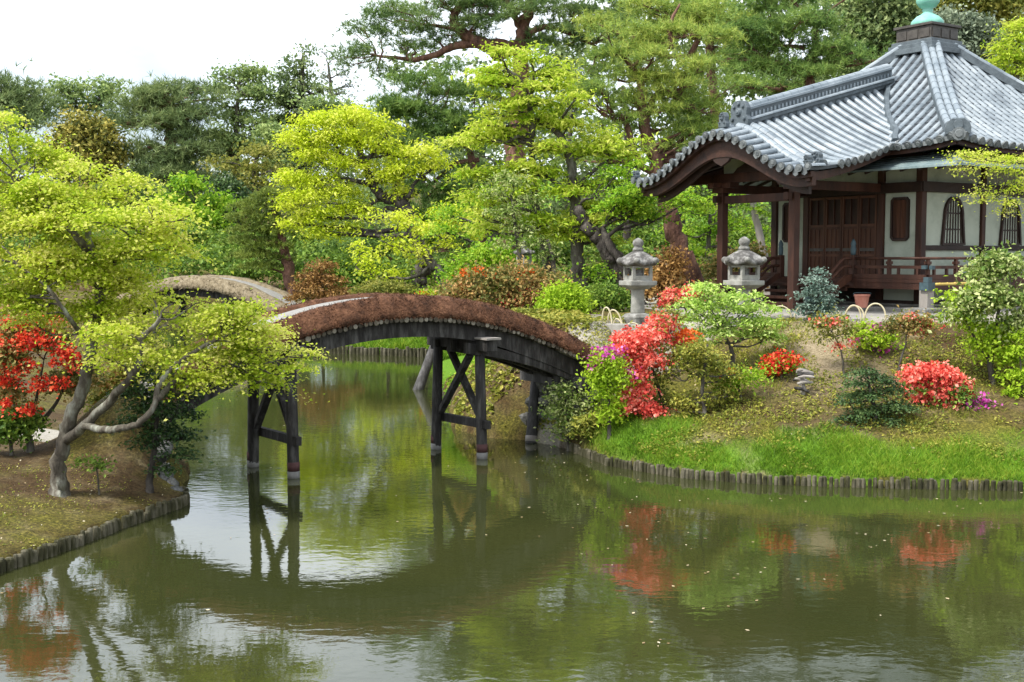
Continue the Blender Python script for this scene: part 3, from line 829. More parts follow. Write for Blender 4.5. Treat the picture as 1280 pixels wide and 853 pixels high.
for k in range(4):
    t = [[cop(k, s * dd, dd, copz(dd)) for s in np.linspace(-1, 1, 12)] for dd in (ci, 3.2, 3.7, co)]
    u = [[(p[0], p[1], p[2] - .05) for p in r] for r in t]
    b.slab(t, u)
cr = obj('copper_eave', b, M['copper'], pav)
b = MB()
for k in range(4):
    for dd in np.linspace(2.75, 4.02, 7):
        A, B = np.array(cop(k, -dd, dd, copz(dd) + .008)), np.array(cop(k, dd, dd, copz(dd) + .008)); b.bar(A, B, .02, .012)
for (sx, sy) in ((-1, -1), (1, -1), (-1, 1), (1, 1)):
    b.bar((RCX + sx * 2.7, RCY + sy * 2.7, copz(2.7) + .03), (RCX + sx * co, RCY + sy * co, copz(co) + .03), .12, .06)
obj('seams', b, M['copper'], cr)
b = MB()
for i in range(15):
    for k in range(4):
        q = -3.7 + i * 7.4 / 14
        A, B = np.array(cop(k, q, co - .1, copz(co - .1) - .10)), np.array(cop(k, q, max(ci, min(abs(q) + .1, co - .2)), copz(max(ci, min(abs(q) + .1, co - .2))) - .12)); b.bar(A, B, .05, .07)
obj('rafters', b, M['wood_dark'], cr)
# roof crown: box and jewel
b = MB()
for (h, z0, z1) in ((.78, 9.06, 9.20), (.72, 9.20, 9.32), (.66, 9.32, 9.42)): b.box(RCX - h, RCX + h, RCY - h, RCY + h, Z(z0), Z(z1))
fin = obj('finial', b, M['tile_dark'], pav, bevel=.01)
b = MB(); b.box(RCX - .57, RCX + .57, RCY - .57, RCY + .57, Z(9.42), Z(9.78)); b.box(RCX - .63, RCX + .63, RCY - .63, RCY + .63, Z(9.78), Z(9.85))
for k in range(3):
    for sgn in (-1, 1):
        q = -.37 + k * .37
        b.box(RCX + q - .15, RCX + q + .15, RCY + sgn * .58 - .012, RCY + sgn * .58 + .012, Z(9.47), Z(9.71)); b.box(RCX + sgn * .58 - .012, RCX + sgn * .58 + .012, RCY + q - .15, RCY + q + .15, Z(9.47), Z(9.71))
obj('finial_box', b, M['bronze'], fin, bevel=.008)
b = MB(); b.lathe([(.42, 0), (.44, .05), (.42, .14), (.30, .26), (.17, .33), (.12, .38), (.15, .44), (.13, .47), (.24, .54), (.31, .66), (.30, .80), (.20, .94), (.10, 1.02), (.05, 1.08), (.01, 1.16)], 28, (RCX, RCY, Z(9.86)))
obj('jewel', b, M['verdigris'], fin, smooth=True)

# ---- porch roof: a curved gable running out from the main roof
S0 = -4.56                                # front edge
def hw(s): return 3.02 - .20 * min(s, 3.6)
def zr(s): return 6.55 + .27 * s
def ze(s): return 5.52 + .74 * (min(s, 4.2) / 3.6) ** 1.5
def pprof(v, s):
    v = abs(v)
    kf = .5 * (1 - math.cos(math.pi * min(1, v / .93) ** .92)) - .035 * max(0, (v - .8) / .2) ** 2
    kb = 1.0 * (1.22 * v - .22 * v * v)
    t = min(1, s / 2.6); t = t * t * (3 - 2 * t)
    return kf * (1 - t) + kb * t
def pz(v, s): return Z(zr(s) - (zr(s) - ze(s)) * pprof(v, s))
def ppt(v, s, lift=0.0): return np.array((S0 + s, RCY - v * hw(s), pz(v, s) + lift))
SE = 6.1
b = MB(); ss = np.linspace(0, SE, 24); vv = np.linspace(-1, 1, 41)
b.slab([[ppt(v, s, 0) for v in vv] for s in ss], [[ppt(v, s, -.07) for v in vv] for s in ss])
pr = obj('porch_roof', b, M['tile_pan'], pav)
b = MB(); b.sheet([[ppt(v, s, -.11) for v in np.linspace(-.97, .97, 41)] for s in np.linspace(.12, SE, 24)]); obj('ceiling_boards', b, M['wood_dark'], pr)
roll = MB(); pan = MB(); ends = {-1: MB(), 0: MB(), 1: MB()}
def arc_rows(s, sgn, r, v0, v1, seglen):
    """roll tiles running down one slope at distance s behind the front"""
    vs = np.linspace(v0, v1, 80); P = np.array([ppt(sgn * v, s) for v in vs]); dl = np.concatenate([[0], np.cumsum(np.linalg.norm(np.diff(P, axis=0), axis=1))])
    n = max(1, int(dl[-1] / seglen)); tt = np.linspace(0, dl[-1], n + 1)
    Q = np.stack([np.interp(tt, dl, P[:, c]) for c in range(3)], 1)
    for A, B in zip(Q[:-1], Q[1:]):
        dv = (B - A) / np.linalg.norm(B - A); sd = np.array((1.0, 0, .2)); sd -= dv * np.dot(sd, dv); sd /= np.linalg.norm(sd); up = np.cross(sd, dv); up *= np.sign(up[2])
        half_tile(roll, B, A, r, r * .95, sd, up)
    dv = (Q[-1] - Q[-2]) / np.linalg.norm(Q[-1] - Q[-2]); e = Q[-1] + np.array((0, 0, .015))
    ends[sgn].tube([e - dv * .02, e + dv * .025], r * 1.12, 14); ends[sgn].tube([e + dv * .025, e + dv * .035], [r * .65, r * .5], 10)
def v_meet(s, sgn):
    """where a row of the porch roof dives under the main roof"""
    return 0.0
srow = [.66, .92] + list(np.arange(1.20, 5.6, .285))
for i, s in enumerate(srow):
    r = .115 if i < 2 else .080
    for sgn in (-1, 1):
        v1 = 1.0 if i >= 2 else .90
        if s > 3.6: v1 = 1.0
        arc_rows(s, sgn, r, .03, v1 + (.02 if i >= 2 else 0), .27)
# front edge: short tiles lying along the building axis, following the curve
vs = np.linspace(-1, 1, 400); P = np.array([ppt(v, 0) for v in vs]); dl = np.concatenate([[0], np.cumsum(np.linalg.norm(np.diff(P, axis=0), axis=1))])
nfr = int(dl[-1] / .262)
for i in range(nfr + 1):
    v = np.interp(i * dl[-1] / nfr, dl, vs)
    A, B = ppt(v, -.05), ppt(v, .56); dv = (B - A) / np.linalg.norm(B - A)
    t = ppt(min(1, v + .01), 0) - ppt(max(-1, v - .01), 0); sd = t / np.linalg.norm(t); up = np.cross(sd, dv); up *= np.sign(up[2])
    for q in range(2):
        half_tile(roll, A + (B - A) * q / 2, A + (B - A) * (q + 1) / 2, .080, .072, sd, up)
    e = A + up * .012; ends[0].tube([e, e - dv * .045], .088, 14); ends[0].tube([e - dv * .045, e - dv * .055], [.055, .045], 10)
for i in range(nfr):
    v0, v1 = (np.interp((i + t) * dl[-1] / nfr, dl, vs) for t in (.2, .8))
    A, B = ppt(v0, -.03), ppt(v1, -.03); pan.add([A, B, B - [0, 0, .13], (A + B) / 2 - [0, 0, .17], A - [0, 0, .13]], [(0, 1, 2, 3, 4)])
for sgn in (-1, 1):                       # same curved lips along the side eaves
    for s0, s1 in zip(srow[2:-1], srow[3:]):
        if s1 > 3.9: break
        A, B = ppt(sgn * 1.0, s0 + .06, .02), ppt(sgn * 1.0, s1 - .06, .02); pan.add([A, B, B - [0, 0, .11], (A + B) / 2 - [0, 0, .15], A - [0, 0, .11]], [(0, 1, 2, 3, 4)])
obj('roll_tiles', roll, M['tile'], pr); [obj('eave_tile_row', m_, M['tile_end'], pr) for m_ in ends.values()]; obj('eave_edge', pan, M['tile_end'], pr)
# porch ridge
b = MB(); g = np.linspace(.86, 6.15, 12)
def rp(s, w, lift): return np.array((S0 + s, RCY + w, Z(zr(s)) + lift))
b.slab([[rp(s, -.15, .34), rp(s, .15, .34)] for s in g], [[rp(s, -.17, -.1), rp(s, .17, -.1)] for s in g])
b.slab([[rp(s, -.24, .09), rp(s, .24, .09)] for s in g], [[rp(s, -.24, .0), rp(s, .24, .0)] for s in g])
pg = obj('porch_ridge', b, M['tile_dark'], pav)
b = MB()
b.slab([[rp(s, -.21, .40), rp(s, .21, .40)] for s in g], [[rp(s, -.21, .345), rp(s, .21, .345)] for s in g])
sp = np.linspace(.86, 6.15, 21)
for a, c in zip(sp[:-1], sp[1:]):
    A, B = rp(a, 0, .40), rp(c, 0, .40); dv = (B - A) / np.linalg.norm(B - A); sd = np.array((0, 1.0, 0)); up = np.cross(sd, dv); up *= np.sign(up[2]); half_tile(b, A, B, .12, .112, sd, up)
    for w in (-.225, .225):
        A, B = rp(a, w, .10), rp(c, w, .10); half_tile(b, A, B, .06, .055, sd, up)
obj('ridge_roll_tiles', b, M['tile'], pg)
for w in (-1, 1):
    b = MB()
    for s in np.arange(1.0, 6.1, .13):
        b.box(S0 + s, S0 + s + .06, RCY + w * .165 - .012, RCY + w * .165 + .012, Z(zr(s)) + .17, Z(zr(s)) + .27)
    obj('ridge_pattern', b, M['tile'], pg)
def ogre_tile(c, w, h, name, par):
    b = MB(); prof = [(-.55, 0), (.55, 0), (.60, .25), (.46, .42), (.50, .70), (.34, .95), (.12, 1.0), (-.12, 1.0), (-.34, .95), (-.50, .70), (-.46, .42), (-.60, .25)]
    n = len(prof); v = [(c[0] + t, c[1] + p[0] * w, c[2] + p[1] * h) for t in (-.10, .04) for p in prof]
    b.add(v, [tuple(range(n)), tuple(range(2 * n - 1, n - 1, -1))] + [(i, n + i, n + (i + 1) % n, (i + 1) % n) for i in range(n)])
    for (yy, zz, r) in ((0, .55, .20), (-.36, .28, .10), (.36, .28, .10), (0, .86, .10), (-.27, .75, .08), (.27, .75, .08)):
        b.tube([(c[0] - .10, c[1] + yy * w, c[2] + zz * h), (c[0] - .15, c[1] + yy * w, c[2] + zz * h)], [r * w, r * w * .7], 12)
    b.tube([(c[0] - .15, c[1], c[2] + .55 * h), (c[0] - .17, c[1], c[2] + .55 * h)], [.09 * w, .05 * w], 12)
    return obj(name, b, M['tile_dark'], par, bevel=.008)
ogre_tile((S0 + .84, RCY, Z(zr(.8)) - .02), .56, .62, 'ridge_end_tile', pg)
ogre_tile((S0 + .30, RCY, Z(zr(.3)) + .06), .22, .36, 'ridge_end_tile', pg)
for sgn in (-1, 1):
    p = ppt(sgn * .90, .72, .08); ogre_tile(tuple(p), .24, .26, 'slope_end_tile', pr)
    p = ppt(sgn * .985, .02, .07); ogre_tile(tuple(p), .13, .2, 'corner_tile', pr)
    # valley / verge where the porch roof leaves the main roof
    b = MB(); pts = []
    for v in np.linspace(.02, 1.0, 14):
        lo = None
        for s in np.linspace(1, 6.1, 120):
            x = S0 + s; y = RCY - sgn * v * hw(s); dd = max(abs(RCX - x), .3)
            if pz(v, s) < roof_z(dd, y - RCY) or lo is None:
                if pz(v, s) < roof_z(dd, y - RCY) and dd <= RH + .1: lo = s; break
        if lo: pts.append(ppt(sgn * v, lo, .06))
    if len(pts) > 3:
        b.tube(spline(pts, 2), .10, 6); obj('valley_tiles', b, M['tile_dark'], pr)
# bargeboards and the gable below the curve
def board(x0, x1, dtop, dbot, vmax, name, mat, s):
    b = MB(); vv = np.linspace(-vmax, vmax, 61); t = []; u = []
    for x in (x0, x1):
        t.append([(x, RCY - v * hw(0), pz(v, 0) - dtop) for v in vv]); u.append([(x, RCY - v * hw(0), pz(v, 0) - dtop - dbot(abs(v))) for v in vv])
    b.slab(t, u); return obj(name, b, M[mat], pav)
board(S0 + .05, S0 + .17, .09, lambda v: .10 + .02 * v, .995, 'bargeboard', 'wood_barge', 0)
board(S0 + .17, S0 + .30, .10, lambda v: .34 + .14 * (1 - v) ** 1.5 - .06 * v, .97, 'bargeboard', 'wood_barge', 0)
board(S0 + .42, S0 + .52, .34, lambda v: .26 - .06 * v, .86, 'bargeboard', 'wood_dark', 0)
for sgn in (-1, 1):
    b = MB(); g = np.linspace(.1, 3.7, 14)
    b.slab([[ppt(sgn * .97, s, -.10), ppt(sgn * .93, s, -.10)] for s in g], [[ppt(sgn * .97, s, -.30 + .02 * s), ppt(sgn * .93, s, -.30 + .02 * s)] for s in g]); obj('eave_board', b, M['wood_barge'], pav)
b = MB(); vv = np.linspace(-.40, .40, 41)
t = [[(x, RCY - v * hw(0), max(Z(5.70), pz(v, .6) - .20)) for v in vv] for x in (PF + .0, PF + .06)]; u = [[(x, RCY - v * hw(0), Z(5.66)) for v in vv] for x in (PF + .0, PF + .06)]
b.slab(t, u); obj('gable_panel', b, M['plaster'], pav)
b = MB(); b.prism([(RCY - .75, Z(5.68)), (RCY - .62, Z(5.80)), (RCY - .30, Z(5.92)), (RCY - .22, Z(6.25)), (RCY + .22, Z(6.25)), (RCY + .30, Z(5.92)), (RCY + .62, Z(5.80)), (RCY + .75, Z(5.68))], 'x', PF - .10, PF - .01); obj('gable_strut', b, M['wood_dark'], pav)
b = MB(); b.prism([(RCY - .16, Z(6.02)), (RCY - .34, Z(5.98)), (RCY - .22, Z(5.86)), (RCY, Z(5.76)), (RCY + .22, Z(5.86)), (RCY + .34, Z(5.98)), (RCY + .16, Z(6.02))], 'x', S0 + .19, S0 + .28); obj('gable_pendant', b, M['wood_dark'], pav)
b = MB()
for y in np.arange(RCY - 2.4, RCY + 2.5, .4):
    v = (RCY - y) / hw(0)
    pts = [ppt(v * .98, s, -.17) for s in np.linspace(.35, 4.0, 8)]
    b.tube(pts, .035, 6)
obj('porch_rafters', b, M['wood_dark'], pr)

def pavw(x, y, z):
    c, s = math.cos(PROT), math.sin(PROT)
    return np.array((PC[0] + c * x - s * y, PC[1] + s * x + c * y, z))
# things standing at the pavilion
p = pavw(-.55, .35, 2.36); p = at(1077, 388, 29.0); zb = 2.352
t = thing('plant_pot', 'small pink plastic pot standing in the shade below the veranda', 'pot', (p[0], p[1], zb))
b = MB(); b.lathe([(.135, 0), (.175, .27), (.195, .275), (.195, .32), (.17, .32), (.165, .28), (.12, .05)], 20); obj('pot', b, M['bucket'], t, smooth=False)
b = MB(); b.tube(spline([(-.19, 0, .29), (-.20, -.03, .35), (0, -.06, .36), (.2, -.03, .35), (.19, 0, .29)], 4), .008, 6); obj('handle', b, M['bluecap'], t)
a, c = at(1170, 355.5, 27.6), at(1235, 353, 28.3)
b = MB(); b.tube(spline([a, (a + c) / 2 + [0, 0, -.01], c], 6), .032, 10)
for q in range(7):
    pp_ = a + (c - a) * (q + .5) / 7; dv = (c - a) / np.linalg.norm(c - a); b.tube([pp_ - dv * .008, pp_ + dv * .008], .036, 10)
prop(obj('bamboo_pole', b, M['bamboo_y'], origin=a, smooth=True), 'yellow bamboo pole lying level along the right side of the veranda', 'pole')
for (px, D, top, lab) in ((1195, 27.3, 2.87, 'thin brown post holding up the yellow bamboo pole by the veranda'), (1234, 28.3, 2.92, 'thin post at the far end of the yellow bamboo pole, half behind leaves')):
    q = at(px, 395, D); zg = 2.2
    b = MB(); b.tube([(q[0], q[1], zg - .2), (q[0], q[1], (zg + top) / 2), (q[0] + .01, q[1], top)], [.05, .046, .045], 8); b.bar((q[0] - .10, q[1], top + .0), (q[0] + .10, q[1], top + .0), .05, .04)
    prop(obj('pole_post', b, M['wood'], origin=(q[0], q[1], zg)), lab, 'post')

# ------------------------------------------------------------------ stone lanterns
def lantern(px, pyb, D, label, scale=1.0, zb=None, rot=.6, plinth=True):
    q = at(px, pyb, D); zg = gz(q[0], q[1]) if zb is None else zb
    t = thing('stone_lantern', label, 'lantern', (q[0], q[1], zg), rot)
    s = scale
    def part(n, prof, mat, k=24, rot_=0, lobes=0, amp=0, par=None, smooth=True):
        b = MB(); b.lathe([(r * s, z * s) for r, z in prof], k, (0, 0, 0), lobes, amp, rot_); return obj(n, b, M[mat], par or t, smooth=smooth)
    if plinth:
        part('base', [(.46, -.15), (.47, .06), (.40, .13), (.24, .16)], 'stone', 6, smooth=False)
    part('shaft', [(.185, .10), (.19, .2), (.178, .5), (.176, .74), (.205, .80)], 'stone_pale', 24)
    # tray
    b = MB()
    for (h0, h1, z0, z1) in ((.20, .37, .79, .90), (.38, .38, .90, 1.02), (.30, .28, 1.02, 1.05)):
        v = [(sx * h0 * s, sy * h0 * s, z0 * s) for sx, sy in ((-1, -1), (1, -1), (1, 1), (-1, 1))] + [(sx * h1 * s, sy * h1 * s, z1 * s) for sx, sy in ((-1, -1), (1, -1), (1, 1), (-1, 1))]
        b.add(v, [(3, 2, 1, 0), (4, 5, 6, 7), (0, 1, 5, 4), (1, 2, 6, 5), (2, 3, 7, 6), (3, 0, 4, 7)])
    obj('tray', b, M['stone_pale'], t, bevel=.01)
    # firebox with openings
    b = MB(); h = .29 * s; w = .055 * s; z0, z1 = 1.05 * s, 1.42 * s
    for sx in (-1, 1):
        for sy in (-1, 1): b.box(min(sx * h, sx * (h - w * 1.5)), max(sx * h, sx * (h - w * 1.5)), min(sy * h, sy * (h - w * 1.5)), max(sy * h, sy * (h - w * 1.5)), z0 + .001, z1 - .001)
    for sg in (-1, 1):
        for (za, zb_) in ((z0, z0 + .11 * s), (z1 - .06 * s, z1)):
            i0, i1 = h - w * 1.5, h - .008
            b.box(-i0, i0, min(sg * (h - w), sg * i1), max(sg * (h - w), sg * i1), za, zb_); b.box(min(sg * (h - w), sg * i1), max(sg * (h - w), sg * i1), -i0, i0, za, zb_)
    fb = obj('firebox', b, M['stone_pale'], t)
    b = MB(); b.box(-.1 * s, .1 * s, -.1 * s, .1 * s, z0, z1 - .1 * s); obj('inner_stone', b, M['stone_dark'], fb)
    # roof with curled corners
    b = MB(); k = 36; prof = [(.30, 1.41), (.50, 1.45), (.53, 1.50), (.50, 1.56), (.40, 1.66), (.27, 1.74), (.15, 1.80), (.10, 1.81)]
    v = []; n = len(prof)
    for (r, z) in prof:
        for j in range(k):
            a = 2 * math.pi * j / k; rr = r * (1 + .07 * math.cos(6 * a) * (r > .35)); v.append((rr * s * math.cos(a), rr * s * math.sin(a), (z + .03 * math.cos(6 * a) * (r > .42)) * s))
    b.add(v, [(i * k + j, i * k + (j + 1) % k, (i + 1) * k + (j + 1) % k, (i + 1) * k + j) for i in range(n - 1) for j in range(k)] + [tuple(range(k - 1, -1, -1)), tuple((n - 1) * k + j for j in range(k))])
    cap = obj('lantern_roof', b, M['stone_dark'], t, smooth=True)
    for q6 in range(6):
        a = 2 * math.pi * q6 / 6; b = MB(); c0 = np.array((math.cos(a), math.sin(a), 0)) * .535 * s; u = np.array((-math.sin(a), math.cos(a), 0))
        b.tube([c0 + np.array((0, 0, 1.555 * s)) + u * x * s for x in (-.075, -.05, 0, .05, .075)], [.03 * s, .07 * s, .085 * s, .07 * s, .03 * s], 10); obj('corner_scroll', b, M['stone'], cap, smooth=True)
    part('jewel', [(.10, 1.79), (.15, 1.82), (.14, 1.88), (.10, 1.92), (.13, 1.95), (.15, 2.02), (.13, 2.09), (.06, 2.14), (.01, 2.16)], 'stone', 18)
    return t
lantern(797, 399, 25.3, 'tall pale stone lantern on a round post beside the bridge end', .79, rot=.35, zb=2.27)
lantern(929, 402, 25.6, 'stone lantern in front of the porch, its lower half hidden by a pale leafy shrub', .82, zb=2.24, rot=.5)
lantern(655, 352, 40, 'small dark stone lantern far back among the trees and bushes', .62, rot=.8, zb=at(655, 327, 40)[2] - .66)

# kerb of cut stone round the lantern terrace
t0 = onz(722, 408, 2.12); t1 = onz(790, 412, 2.12); t2 = onz(746, 399, 2.15); t3 = onz(858, 414, 2.12)
t = thing('stone_kerb', 'low kerb of pale cut stone edging the lantern terrace at the end of the bridge', 'kerb', tuple(t1))
o3 = np.array(t.location)
for (a, c) in ((t0, t1), (t1, t3), (t0, t2)):
    d = (c - a) / np.linalg.norm(c - a); b = MB(); b.bar(a + d * .02 + [0, 0, -.02], c - d * .02 + [0, 0, -.02], .28, .24); obj('kerb_block', b, M['kerb'], t, origin=o3, bevel=.02)
a, c = onz(728, 421, 1.9), onz(800, 424, 1.9); b = MB(); b.bar(a, c, .4, .14); obj('kerb_step', b, M['kerb'], t, origin=o3, bevel=.02)

# bamboo hoops
def hoop(x0, y0, x1, y1, ya, D, label, group):
    a = at(x0, y0, D); c = at(x1, y1, D - .12); top = at((x0 + x1) / 2, ya, D - .05)
    h = top[2] - (a[2] + c[2]) / 2
    zg0, zg1 = gz(a[0], a[1]), gz(c[0], c[1])
    pts = []
    for t in np.linspace(0, 1, 16):
        ang = math.pi * t; p = (a + c) / 2 + (a - c) / 2 * math.cos(ang); p[2] = (zg0 * (1 - t) + zg1 * t) + h * (math.sin(ang) ** .75); pts.append(p)
    pts[0][2] -= .08; pts[-1][2] -= .08
    b = MB(); b.tube(pts, .017, 7); prop(obj('bamboo_hoop', b, M['bamboo'], origin=pts[0], smooth=True), label, 'hoop', group)
G1 = 'bamboo hoops round the lantern terrace'; G2 = 'bamboo hoops in front of the porch'
for k, (q, lab) in enumerate([((753, 402, 765, 402, 379), 'bamboo hoop standing farthest left of those around the pale lantern'), ((760, 401, 779, 401, 376), 'thin bamboo hoop crossing its left neighbour, left of the pale lantern'), ((767, 404, 780, 403, 386), 'smallest bamboo hoop left of the lantern, set low near the kerb'),
        ((780, 405, 812, 392, 371), 'tall slanting bamboo hoop passing just behind the lantern post'), ((783, 404, 800, 407, 386), 'bamboo hoop in front of the foot of the lantern post'), ((801, 408, 828, 400, 378), 'wide bamboo hoop right of the lantern foot'), ((818, 404, 838, 398, 385), 'bamboo hoop right of the lantern next to the red azalea')]):
    hoop(*q, 24.6, lab, G1)
for q, lab in [((962, 402, 989, 404, 384), 'bamboo hoop left of the porch pillar foot, beside the pale shrub'), ((993, 405, 1021, 403, 384), 'bamboo hoop between the right porch pillar and the small blue-green conifer'), ((1022, 403, 1050, 404, 386), 'bamboo hoop just right of the small blue-green conifer'), ((1056, 405, 1080, 406, 387), 'pale bamboo hoop in front of the pot, lower of the crossing pair'),
        ((1057, 403, 1076, 403, 384), 'bamboo hoop behind and crossing a paler one in front of the pot'), ((1081, 403, 1107, 404, 382), 'tall bamboo hoop right of the pot, before the veranda post')]:
    hoop(*q, 24.9, lab, G2)

# ------------------------------------------------------------------ the earth-covered bridge
BN1 = np.array([-3.544, 19.337]); BA = np.array([.8502, .5264]); BN = np.array([.5264, -.8502])
BO = BN1 - BN * .68                       # on the axis, level with the first pier
def bw(t, u, z): p = BO + BA * t + BN * u; return np.array((p[0], p[1], z))
def bz(t): return 2.90 - .0697 * (t - 2.1) ** 2
HW = .90
bridge = thing('arched_bridge', 'arched timber bridge with a thick brown earth edge, on trestles over the pond', 'bridge', tuple(bw(2.1, 0, 0)))
o3 = np.array(bridge.location)
T = np.linspace(-2.2, 6.35, 60)
b = MB(); rng = np.random.default_rng(2)
b.slab([[bw(t, u, bz(t) + z) for (u, z) in ((-.52, -.05), (-.3, -.02), (0, -.005), (.3, -.02), (.52, -.05))] for t in T], [[bw(t, u, bz(t) - .2) for u in (-.52, -.3, 0, .3, .52)] for t in T])
obj('gravel_deck', b, M['path'], bridge, origin=o3)
for sg in (1, -1):
    b = MB(); Tf = np.linspace(-2.2, 6.35, 260); top = []
    sec = [(.45, -.07), (.50, .0), (.58, .03), (.68, .015), (.76, -.05), (.83, -.14), (.885, -.24), (.915, -.33), (.86, -.345)]
    for t in Tf:
        row = []
        for (u, z) in sec:
            j = (fbm(np.array([t * 6 + 40 * sg]), np.array([u * 9 + z * 9]))[0] - .47) * .07
            row.append(bw(t, sg * (u + j), bz(t) + z + j * .8))
        top.append(row)
    b.sheet(top)
    # loose fibres
    eb = obj('earth_edge', b, M['soil'], bridge, origin=o3, smooth=True)
    nfi = 9000; tt = rng.uniform(-2.2, 6.35, nfi); kk = rng.uniform(.8, len(sec) - 1.6, nfi); su = np.interp(kk, range(len(sec)), [q[0] for q in sec]); szz = np.interp(kk, range(len(sec)), [q[1] for q in sec])
    base = np.array([bw(t, sg * u, bz(t) + z) for t, u, z in zip(tt, su, szz)])
    dirv = np.stack([BN[0] * sg * np.full(nfi, .5), BN[1] * sg * np.full(nfi, .5), np.full(nfi, -.45)], 1) + rng.normal(size=(nfi, 3)) * .42
    dirv[:, 2] += np.where(szz > -.06, .55, 0)
    dirv /= np.linalg.norm(dirv, axis=1)[:, None]; sd = np.cross(dirv, rng.normal(size=(nfi, 3))); sd /= np.linalg.norm(sd, axis=1)[:, None]
    ln = rng.uniform(.03, .075, nfi)[:, None]
    V = np.stack([base - sd * .006, base + sd * .006, base + dirv * ln], 1).reshape(-1, 3)
    raw('bark_fibres', V, np.arange(nfi * 3).reshape(-1, 3), M['soil'], eb, origin=o3)
b = MB()
for t in np.arange(-2.15, 6.3, .093):
    r = .040 * (1 + rng.normal() * .1); z = bz(t) - .375 + rng.normal() * .004; e0 = HW + rng.normal() * .012
    b.tube([bw(t, -e0, z), bw(t, e0, z)], r, 8)
obj('log_deck', b, M['logend'], bridge, origin=o3)
def gdrop(t): return .50 + .14 * sstep(3.2, 4.4, t) * 1.0
for u in (-.62, 0, .62):
    b = MB(); Tg = np.linspace(-2.0, 6.1, 40)
    b.slab([[bw(t, u - .11, bz(t) - .418), bw(t, u + .11, bz(t) - .418)] for t in Tg], [[bw(t, u - .11, bz(t) - .42 - .26 - .05 * float(sstep(3.3, 4.6, t))), bw(t, u + .11, bz(t) - .42 - .26 - .05 * float(sstep(3.3, 4.6, t)))] for t in Tg])
    obj('girder', b, M['wood_black'], bridge, origin=o3)
    b = MB(); Tg = np.linspace(3.25, 6.1, 16)
    b.slab([[bw(t, u - .09, bz(t) - .732), bw(t, u + .09, bz(t) - .732)] for t in Tg], [[bw(t, u - .09, bz(t) - .93 + .12 * (t - 3.25) / 2.8), bw(t, u + .09, bz(t) - .93 + .12 * (t - 3.25) / 2.8)] for t in Tg])
    obj('corbel_beam', b, M['wood_black'], bridge, origin=o3)
for (tp, zc) in ((-.02, 2.06), (3.53, 2.03)):
    tN, tF = tp, tp - .10
    b = MB(); b.bar(bw(tN, 1.05, zc), bw(tF, -1.0, zc), .22, .20); cb = obj('cap_beam', b, M['wood_black'], bridge, origin=o3, bevel=.01)
    if tp > 1:
        b = MB(); b.bar(bw(tN, 1.12, zc + .125), bw(tN - .02, .72, zc + .125), .30, .035); obj('cap_sheet', b, M['wood_grey'], cb, origin=o3)
    b = MB(); b.bar(bw(tN + .02, .90, .62), bw(tF + .02, -.90, .60), .10, .15); obj('tie_beam', b, M['wood_black'], bridge, origin=o3, bevel=.008)
    for (ub, ut, tb) in ((.70, .62, tN), (-.66, -.56, tF - .1)):
        b = MB(); b.tube([bw(tb, ub, -.8), bw(tb, ub, 0), bw(tb, (ub + ut) / 2, 1.0), bw(tb, ut, zc - .1)], [.098, .098, .095, .09], 14, jitter=.03, rng=rng)
        po = obj('trestle_post', b, M['wood_black'], bridge, origin=o3, smooth=True)
        b = MB(); b.tube([bw(tb, ub, .115), bw(tb, ub - .003, .26)], .102, 14); obj('red_band', b, M['band_red'], po, origin=o3, smooth=True)
        b = MB(); b.tube([bw(tb, ub, -.05), bw(tb, ub, .112)], .1015, 14); obj('white_band', b, M['band_white'], po, origin=o3, smooth=True)
    for (ua, ub, dz) in ((-.56, .58, .11), (.56, -.58, -.11)):
        b = MB(); b.bar(bw(tp - .05 + dz, ua, zc - .18), bw(tp - .05 + dz, ub, .68), .085, .12, (BA[0], BA[1], 0)); obj('cross_brace', b, M['wood_black'], bridge, origin=o3)
# raking struts at the right bank
zc = 1.26
b = MB(); b.bar(bw(5.6, .98, zc), bw(5.5, -.98, zc), .24, .20); obj('cap_beam', b, M['wood_strut'], bridge, origin=o3)
for (px, py, D, tt, ut) in ((664, 553, 22.9, 5.5, -.60), (716, 548, 21.9, 5.62, .72)):
    q = onz(px, py, 0.0); b = MB(); e = bw(tt, ut, zc - .05)
    d = q - e; b.tube([q + d * .12, q, q - d * .5, e], [.12, .115, .10, .09], 12, jitter=.05, rng=rng); po = obj('raking_strut', b, M['wood_strut'], bridge, origin=o3, smooth=True)
    b = MB(); b.tube([q - d * .01, q - d * .10], .119, 12); obj('white_band', b, M['wood_grey'], po, origin=o3, smooth=True)

# the second bridge, farther back
b2 = thing('arched_bridge', 'distant arched bridge with pale straw coloured edge, half behind the maple', 'bridge', (-14.0, 57.0, 0))
o3 = np.array(b2.location)
pL, pR = np.array([-18.9, 58.5]), np.array([-9.9, 54.5]); ax2 = (pR - pL) / np.linalg.norm(pR - pL); nn2 = np.array([ax2[1], -ax2[0]]); len2 = np.linalg.norm(pR - pL)
def b2w(t, u, z): p = pL + ax2 * t + nn2 * u; return np.array((p[0], p[1], z))
def b2z(t): x = (t / len2 - .5) * 2; return 2.62 - 1.25 * x * x
Tt = np.linspace(-.3, len2 + .3, 40)
b = MB(); b.slab([[b2w(t, u, b2z(t) + z) for (u, z) in ((-.8, -.04), (0, 0), (.8, -.04))] for t in Tt], [[b2w(t, u, b2z(t) - .3) for u in (-.8, 0, .8)] for t in Tt]); obj('gravel_deck', b, M['path'], b2, origin=o3)
